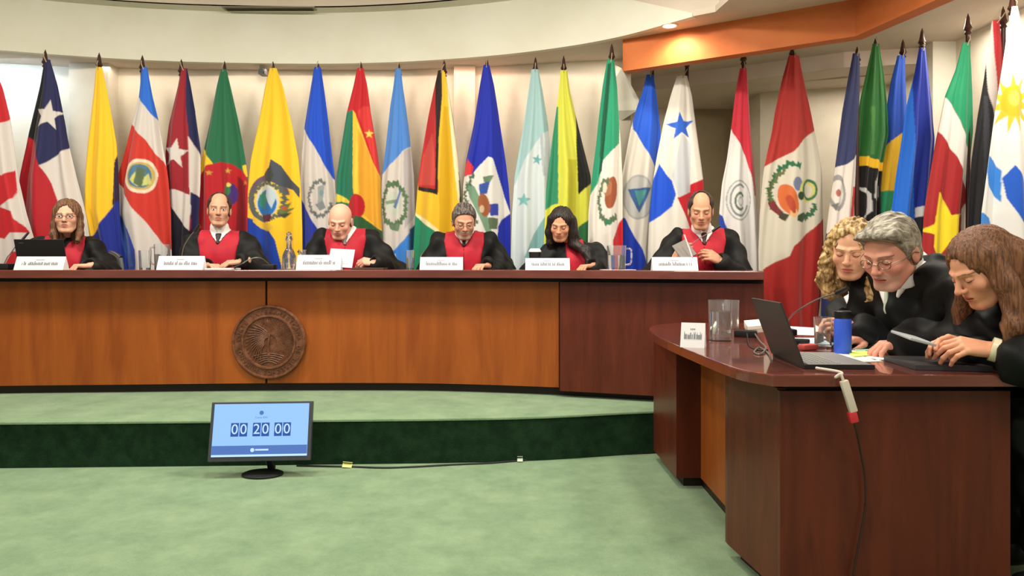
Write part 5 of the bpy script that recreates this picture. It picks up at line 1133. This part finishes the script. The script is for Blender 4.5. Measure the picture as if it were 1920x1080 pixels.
# ------------------------------------------------------------------ things on the near desk
def DP(px, py, z=DT):
    """point on the desk top seen at this pixel"""
    Y = (CAMZ - z) * FPX / (py - HORIZON); return ((px - 960) * Y / FPX, Y, z)
a = DP(1298, 650)
t = plate(1278, 1322, 0, a[1], 'small white name card at the curved left end of the near desk', rz=-.35, z=DT, hgt=.098)
a = DP(1354, 640)
pitcher(a[0], a[1] + .03, DT, .053, .180, 'large clear glass pitcher on the near desk beside the name card', handle=1, water=.72, group='glass pitchers on the near desk', ang=1.1)
a = DP(1384, 620)
tumbler(a[0], a[1] + .1, DT, .036, .150, 'glass just behind the pitcher on the near desk', group='glasses on the near desk')
a = DP(1543, 652)
tumbler(a[0], a[1], DT, .036, .125, 'glass with water left of the blue bottle', water=.5, group='glasses on the near desk')
# laptop, its lid seen from behind
hA, hB = Vector(DP(1450, 682)), Vector(DP(1502, 685))
hA = Vector((.835, 2.55, DT)); 
lx0 = Vector((.835, 2.57, DT + .012)); ax = Vector((.55, -1.0, 0)).normalized()           # hinge direction
t = empty('laptop', tuple(lx0), 'open laptop on the near desk with its dark lid toward the pitcher', 'laptop')
def quad_slab(P, th, name, m, parent, bev=0):
    P = [Vector(p) for p in P]; n = (P[1] - P[0]).cross(P[3] - P[0]).normalized() * th
    b = MB(); A_ = [b.bm.verts.new(p) for p in P]; B2 = [b.bm.verts.new(p + n) for p in P]
    b.bm.faces.new(A_); b.bm.faces.new(list(reversed(B2)))
    for i in range(4): b.bm.faces.new((A_[i], B2[i], B2[(i + 1) % 4], A_[(i + 1) % 4]))
    return b.build(name, m, parent)
# hinge from far-left to near-right
h0 = Vector(DP(1449, 668)); h1 = Vector(DP(1503, 690)); 
hd = (h1 - h0).normalized(); Lw = .33; h1 = h0 + hd * Lw
away = Vector((-hd.y, hd.x, 0)); away = away if away.x > 0 else -away                      # towards the user (+X)
tilt = math.radians(20); upv = Vector((0, 0, 1)) * math.cos(tilt) - away * math.sin(tilt)
zz = Vector((0, 0, .014))
quad_slab([h0 + zz, h1 + zz, h1 + zz + upv * .215, h0 + zz + upv * .215], .006, 'screen_lid', M['lid'] if 'M_lid' in M else mat('dark_lid', (44, 42, 42), .45), t)
bs = quad_slab([h0 + zz, h0 + zz + away * .225, h1 + zz + away * .225, h1 + zz], .013, 'base', M['black'], t)
kb = MB(); z2 = zz + Vector((0, 0, .002))
Mk = frame(hd); Mk.translation = h0 + z2
for r in range(6):
    for c_ in range(14):
        p = h0 + z2 + hd * (.02 + c_ * .0212) + away * (.025 + r * .0185)
        Mk = frame(hd); Mk.translation = p; kb.obox(Mk, .017, .015, .003)
kb.build('keyboard', mat('keys', (140, 140, 138), .5), bs)
quad_slab([h0 + zz + Vector((0, 0, .0012)) + away * .012, h0 + zz + Vector((0, 0, .0012)) + away * .218, h1 + zz + Vector((0, 0, .0012)) + away * .218, h1 + zz + Vector((0, 0, .0012)) + away * .012], -.0006, 'palm_deck', mat('deck', (128, 126, 124), .5), bs)
# blue bottle
a = DP(1580, 663)
t = empty('drinking_bottle', a, 'bright blue insulated bottle with black lid on the near desk', 'bottle')
MB().lathe([(0, 0), (.030, 0), (.0315, .004), (.0315, .128), (.029, .133), (0, .133)], a, n=32).build('bottle_body', mat('blue_bottle', (52, 92, 214), .45, spec=.4), t, smooth=True)
MB().lathe([(0, .133), (.028, .133), (.030, .137), (.030, .160), (.027, .163), (0, .163)], a, n=32).build('lid', M['black'], t, smooth=True)
# closed laptop / dark folder at the right
t = empty('closed_laptop', DP(1760, 690), 'closed thin dark laptop lying on the near desk before the auburn-haired woman', 'laptop')
q = [DP(1657, 676), DP(1716, 694), (1.52, 2.36, DT), (1.53, 2.60, DT)]
b = MB(); b.prism([(p[0], p[1]) for p in q], DT + .001, DT + .018, bevel=.002); b.build('case', mat('dark_grey_case', (58, 56, 58), .5), t)
# papers
def sheet(q, label, col=(238, 238, 238), th=.002, z=DT, lines=True, group='papers on the near desk'):
    c_ = [sum(p[0] for p in q) / 4, sum(p[1] for p in q) / 4]
    t = empty('paper_sheet', (c_[0], c_[1], z), label, 'paper', group)
    b = MB(); b.prism([(p[0], p[1]) for p in q], z + .0005, z + th); b.build('sheet', mat('paper_' + label[:12], col, .7, spec=.2), t)
    if lines:
        b = MB(); Q = [Vector((p[0], p[1], z + th + .0003)) for p in q]
        for k in range(9):
            u = .12 + k * .085; A0 = Q[0].lerp(Q[3], u); A1 = Q[1].lerp(Q[2], u); p0 = A0.lerp(A1, .12); p1 = A0.lerp(A1, .85 - .1 * (k % 3)); d = (Q[3] - Q[0]).normalized() * .003
            b.poly([p0, p1, p1 + d, p0 + d])
        b.build('printed_lines', mat('lines_' + label[:8], (176, 176, 182), .8), t)
    return t
sheet([DP(1473, 612), DP(1540, 616), DP(1560, 630), DP(1486, 628)], 'white printed sheet farthest on the near desk, left of the blonde woman')
sheet([DP(1490, 634), DP(1556, 634), DP(1570, 648), DP(1500, 648)], 'pale blue sheet beside the glass and the blue bottle', (196, 216, 230))
sheet([DP(1592, 642), DP(1665, 641), DP(1672, 652), DP(1590, 654)], 'white sheet just right of the blue bottle under the dark sleeve')
sheet([DP(1590, 656), DP(1700, 655), DP(1740, 672), DP(1640, 676)], 'large white page in front of the hands with the phone')
sheet([DP(1600, 652), DP(1660, 650), DP(1668, 657), DP(1604, 660)], 'page with a green and blue highlighted band', (150, 214, 196), z=DT + .0035, lines=False)
sheet([DP(1588, 662), DP(1622, 660), DP(1636, 668), DP(1600, 671)], 'small yellow-green note beside the base of the blue bottle', (214, 238, 120), z=DT + .0035, lines=False)
sheet([DP(1535, 664), DP(1590, 662), DP(1655, 678), DP(1600, 680)], 'cream page between keyboard and highlighted page', (240, 238, 214), lines=False)
sheet([DP(1395, 607), DP(1428, 604), DP(1432, 616), DP(1402, 619)], 'crumpled white paper behind the laptop lid', (240, 240, 226), th=.018, lines=False)
t = empty('red_pouch', DP(1515, 655), 'small red pouch between the laptop and the glass', 'pouch')
a = DP(1515, 656); MB().obox(Matrix.Translation((a[0], a[1], DT + .012)) @ Matrix.Rotation(.4, 4, 'Z'), .075, .04, .022, bevel=.008).build('pouch_body', mat('red_pouch', (176, 70, 66), .6), t, smooth=True)
t = empty('stapler', DP(1500, 646), 'black stapler-like object behind the laptop keyboard', 'stapler')
a = DP(1497, 645); MB().obox(Matrix.Translation((a[0], a[1], DT + .012)) @ Matrix.Rotation(-.5, 4, 'Z'), .09, .03, .022, bevel=.008).build('body', M['black'], t, smooth=True)
# cable tangle and black adapter
t = empty('power_adapter', DP(1400, 632), 'black power adapter with cables behind the pitcher', 'adapter')
a = DP(1398, 632); MB().obox(Matrix.Translation((a[0], a[1], DT + .016)) @ Matrix.Rotation(-.4, 4, 'Z'), .10, .05, .032, bevel=.006).build('brick', M['black'], t, smooth=True)
a2 = DP(1400, 640)
MB().tube(spline([(a[0] + .04, a[1], DT + .02), DP(1425, 640, DT + .01), DP(1436, 652, DT + .01), DP(1426, 664, DT + .004), DP(1414, 660, DT + .004), DP(1424, 652, DT + .004), DP(1440, 662, DT + .004), DP(1447, 676, DT + .003)], 6), .0035, 6).build('cable', M['mic'], t, smooth=True)
MB().tube(spline([(a[0], a[1] - .02, DT + .02), DP(1405, 648, DT + .004), DP(1422, 656, DT + .003), DP(1440, 656, DT + .003)], 6), .003, 6).build('cable', M['black'], t, smooth=True)
# gooseneck microphones of the near desk
g = gooseneck(DP(1470, 628), hp(1572, 548, 2.72), 'long thin gooseneck microphone rising above the laptop lid toward the blonde woman', mid=hp(1492, 585, 2.95), group='microphones on the near desk', basesize=(.10, .08, .03), r=.003)
# phone in the hands
pc = hp(1712, 634, 2.41)
t = empty('mobile_phone', pc, 'mobile phone with a light case held by the auburn-haired woman', 'phone')
MB().obox(Matrix.Translation(pc) @ Matrix.Rotation(.25, 4, 'Y') @ Matrix.Rotation(.1, 4, 'X'), .085, .13, .009, bevel=.003).build('case', mat('phone_case', (168, 170, 174), .35), t)
# wrist watch
# hanging white adapter cable
e0 = DP(1530, 690, DT + .01)
p = [e0, (e0[0] + .05, 2.31, DT + .006), (PX(1568, 690, 2.28)[0], 2.285, DT - .005), PX(1576, 702, 2.28), PX(1582, 716, 2.275)]
t = empty('charging_cable', p[0], 'white charging cable with red plug hanging over the front edge of the near desk', 'cable')
MB().tube(spline(p, 6), .0045, 8).build('white_cord', mat('white_cord', (205, 190, 176), .5), t, smooth=True)
T = frame(Vector(PX(1600, 772, 2.275)) - Vector(PX(1582, 714, 2.275)), (0, -1, 0)); T.translation = (Vector(PX(1600, 772, 2.275)) + Vector(PX(1582, 714, 2.275))) / 2
MB().obox(T, .100, .024, .018, bevel=.004).build('white_plug', mat('white_plug', (206, 192, 178), .45), t, smooth=True)
T = frame((.25, 0, -1), (0, -1, 0)); T.translation = PX(1599, 782, 2.275)
MB().obox(T, .034, .026, .020, bevel=.005).build('red_plug', mat('red_plug', (196, 44, 52), .45), t, smooth=True)
MB().tube(spline([PX(1600, 788, 2.28), PX(1607, 815, 2.30), PX(1614, 850, 2.33), PX(1622, 900, 2.34), PX(1621, 960, 2.34), PX(1608, 1030, 2.34), PX(1598, 1090, 2.34)], 5), .0032, 6).build('dark_cord', mat('dark_cord', (44, 24, 22), .5), t, smooth=True)
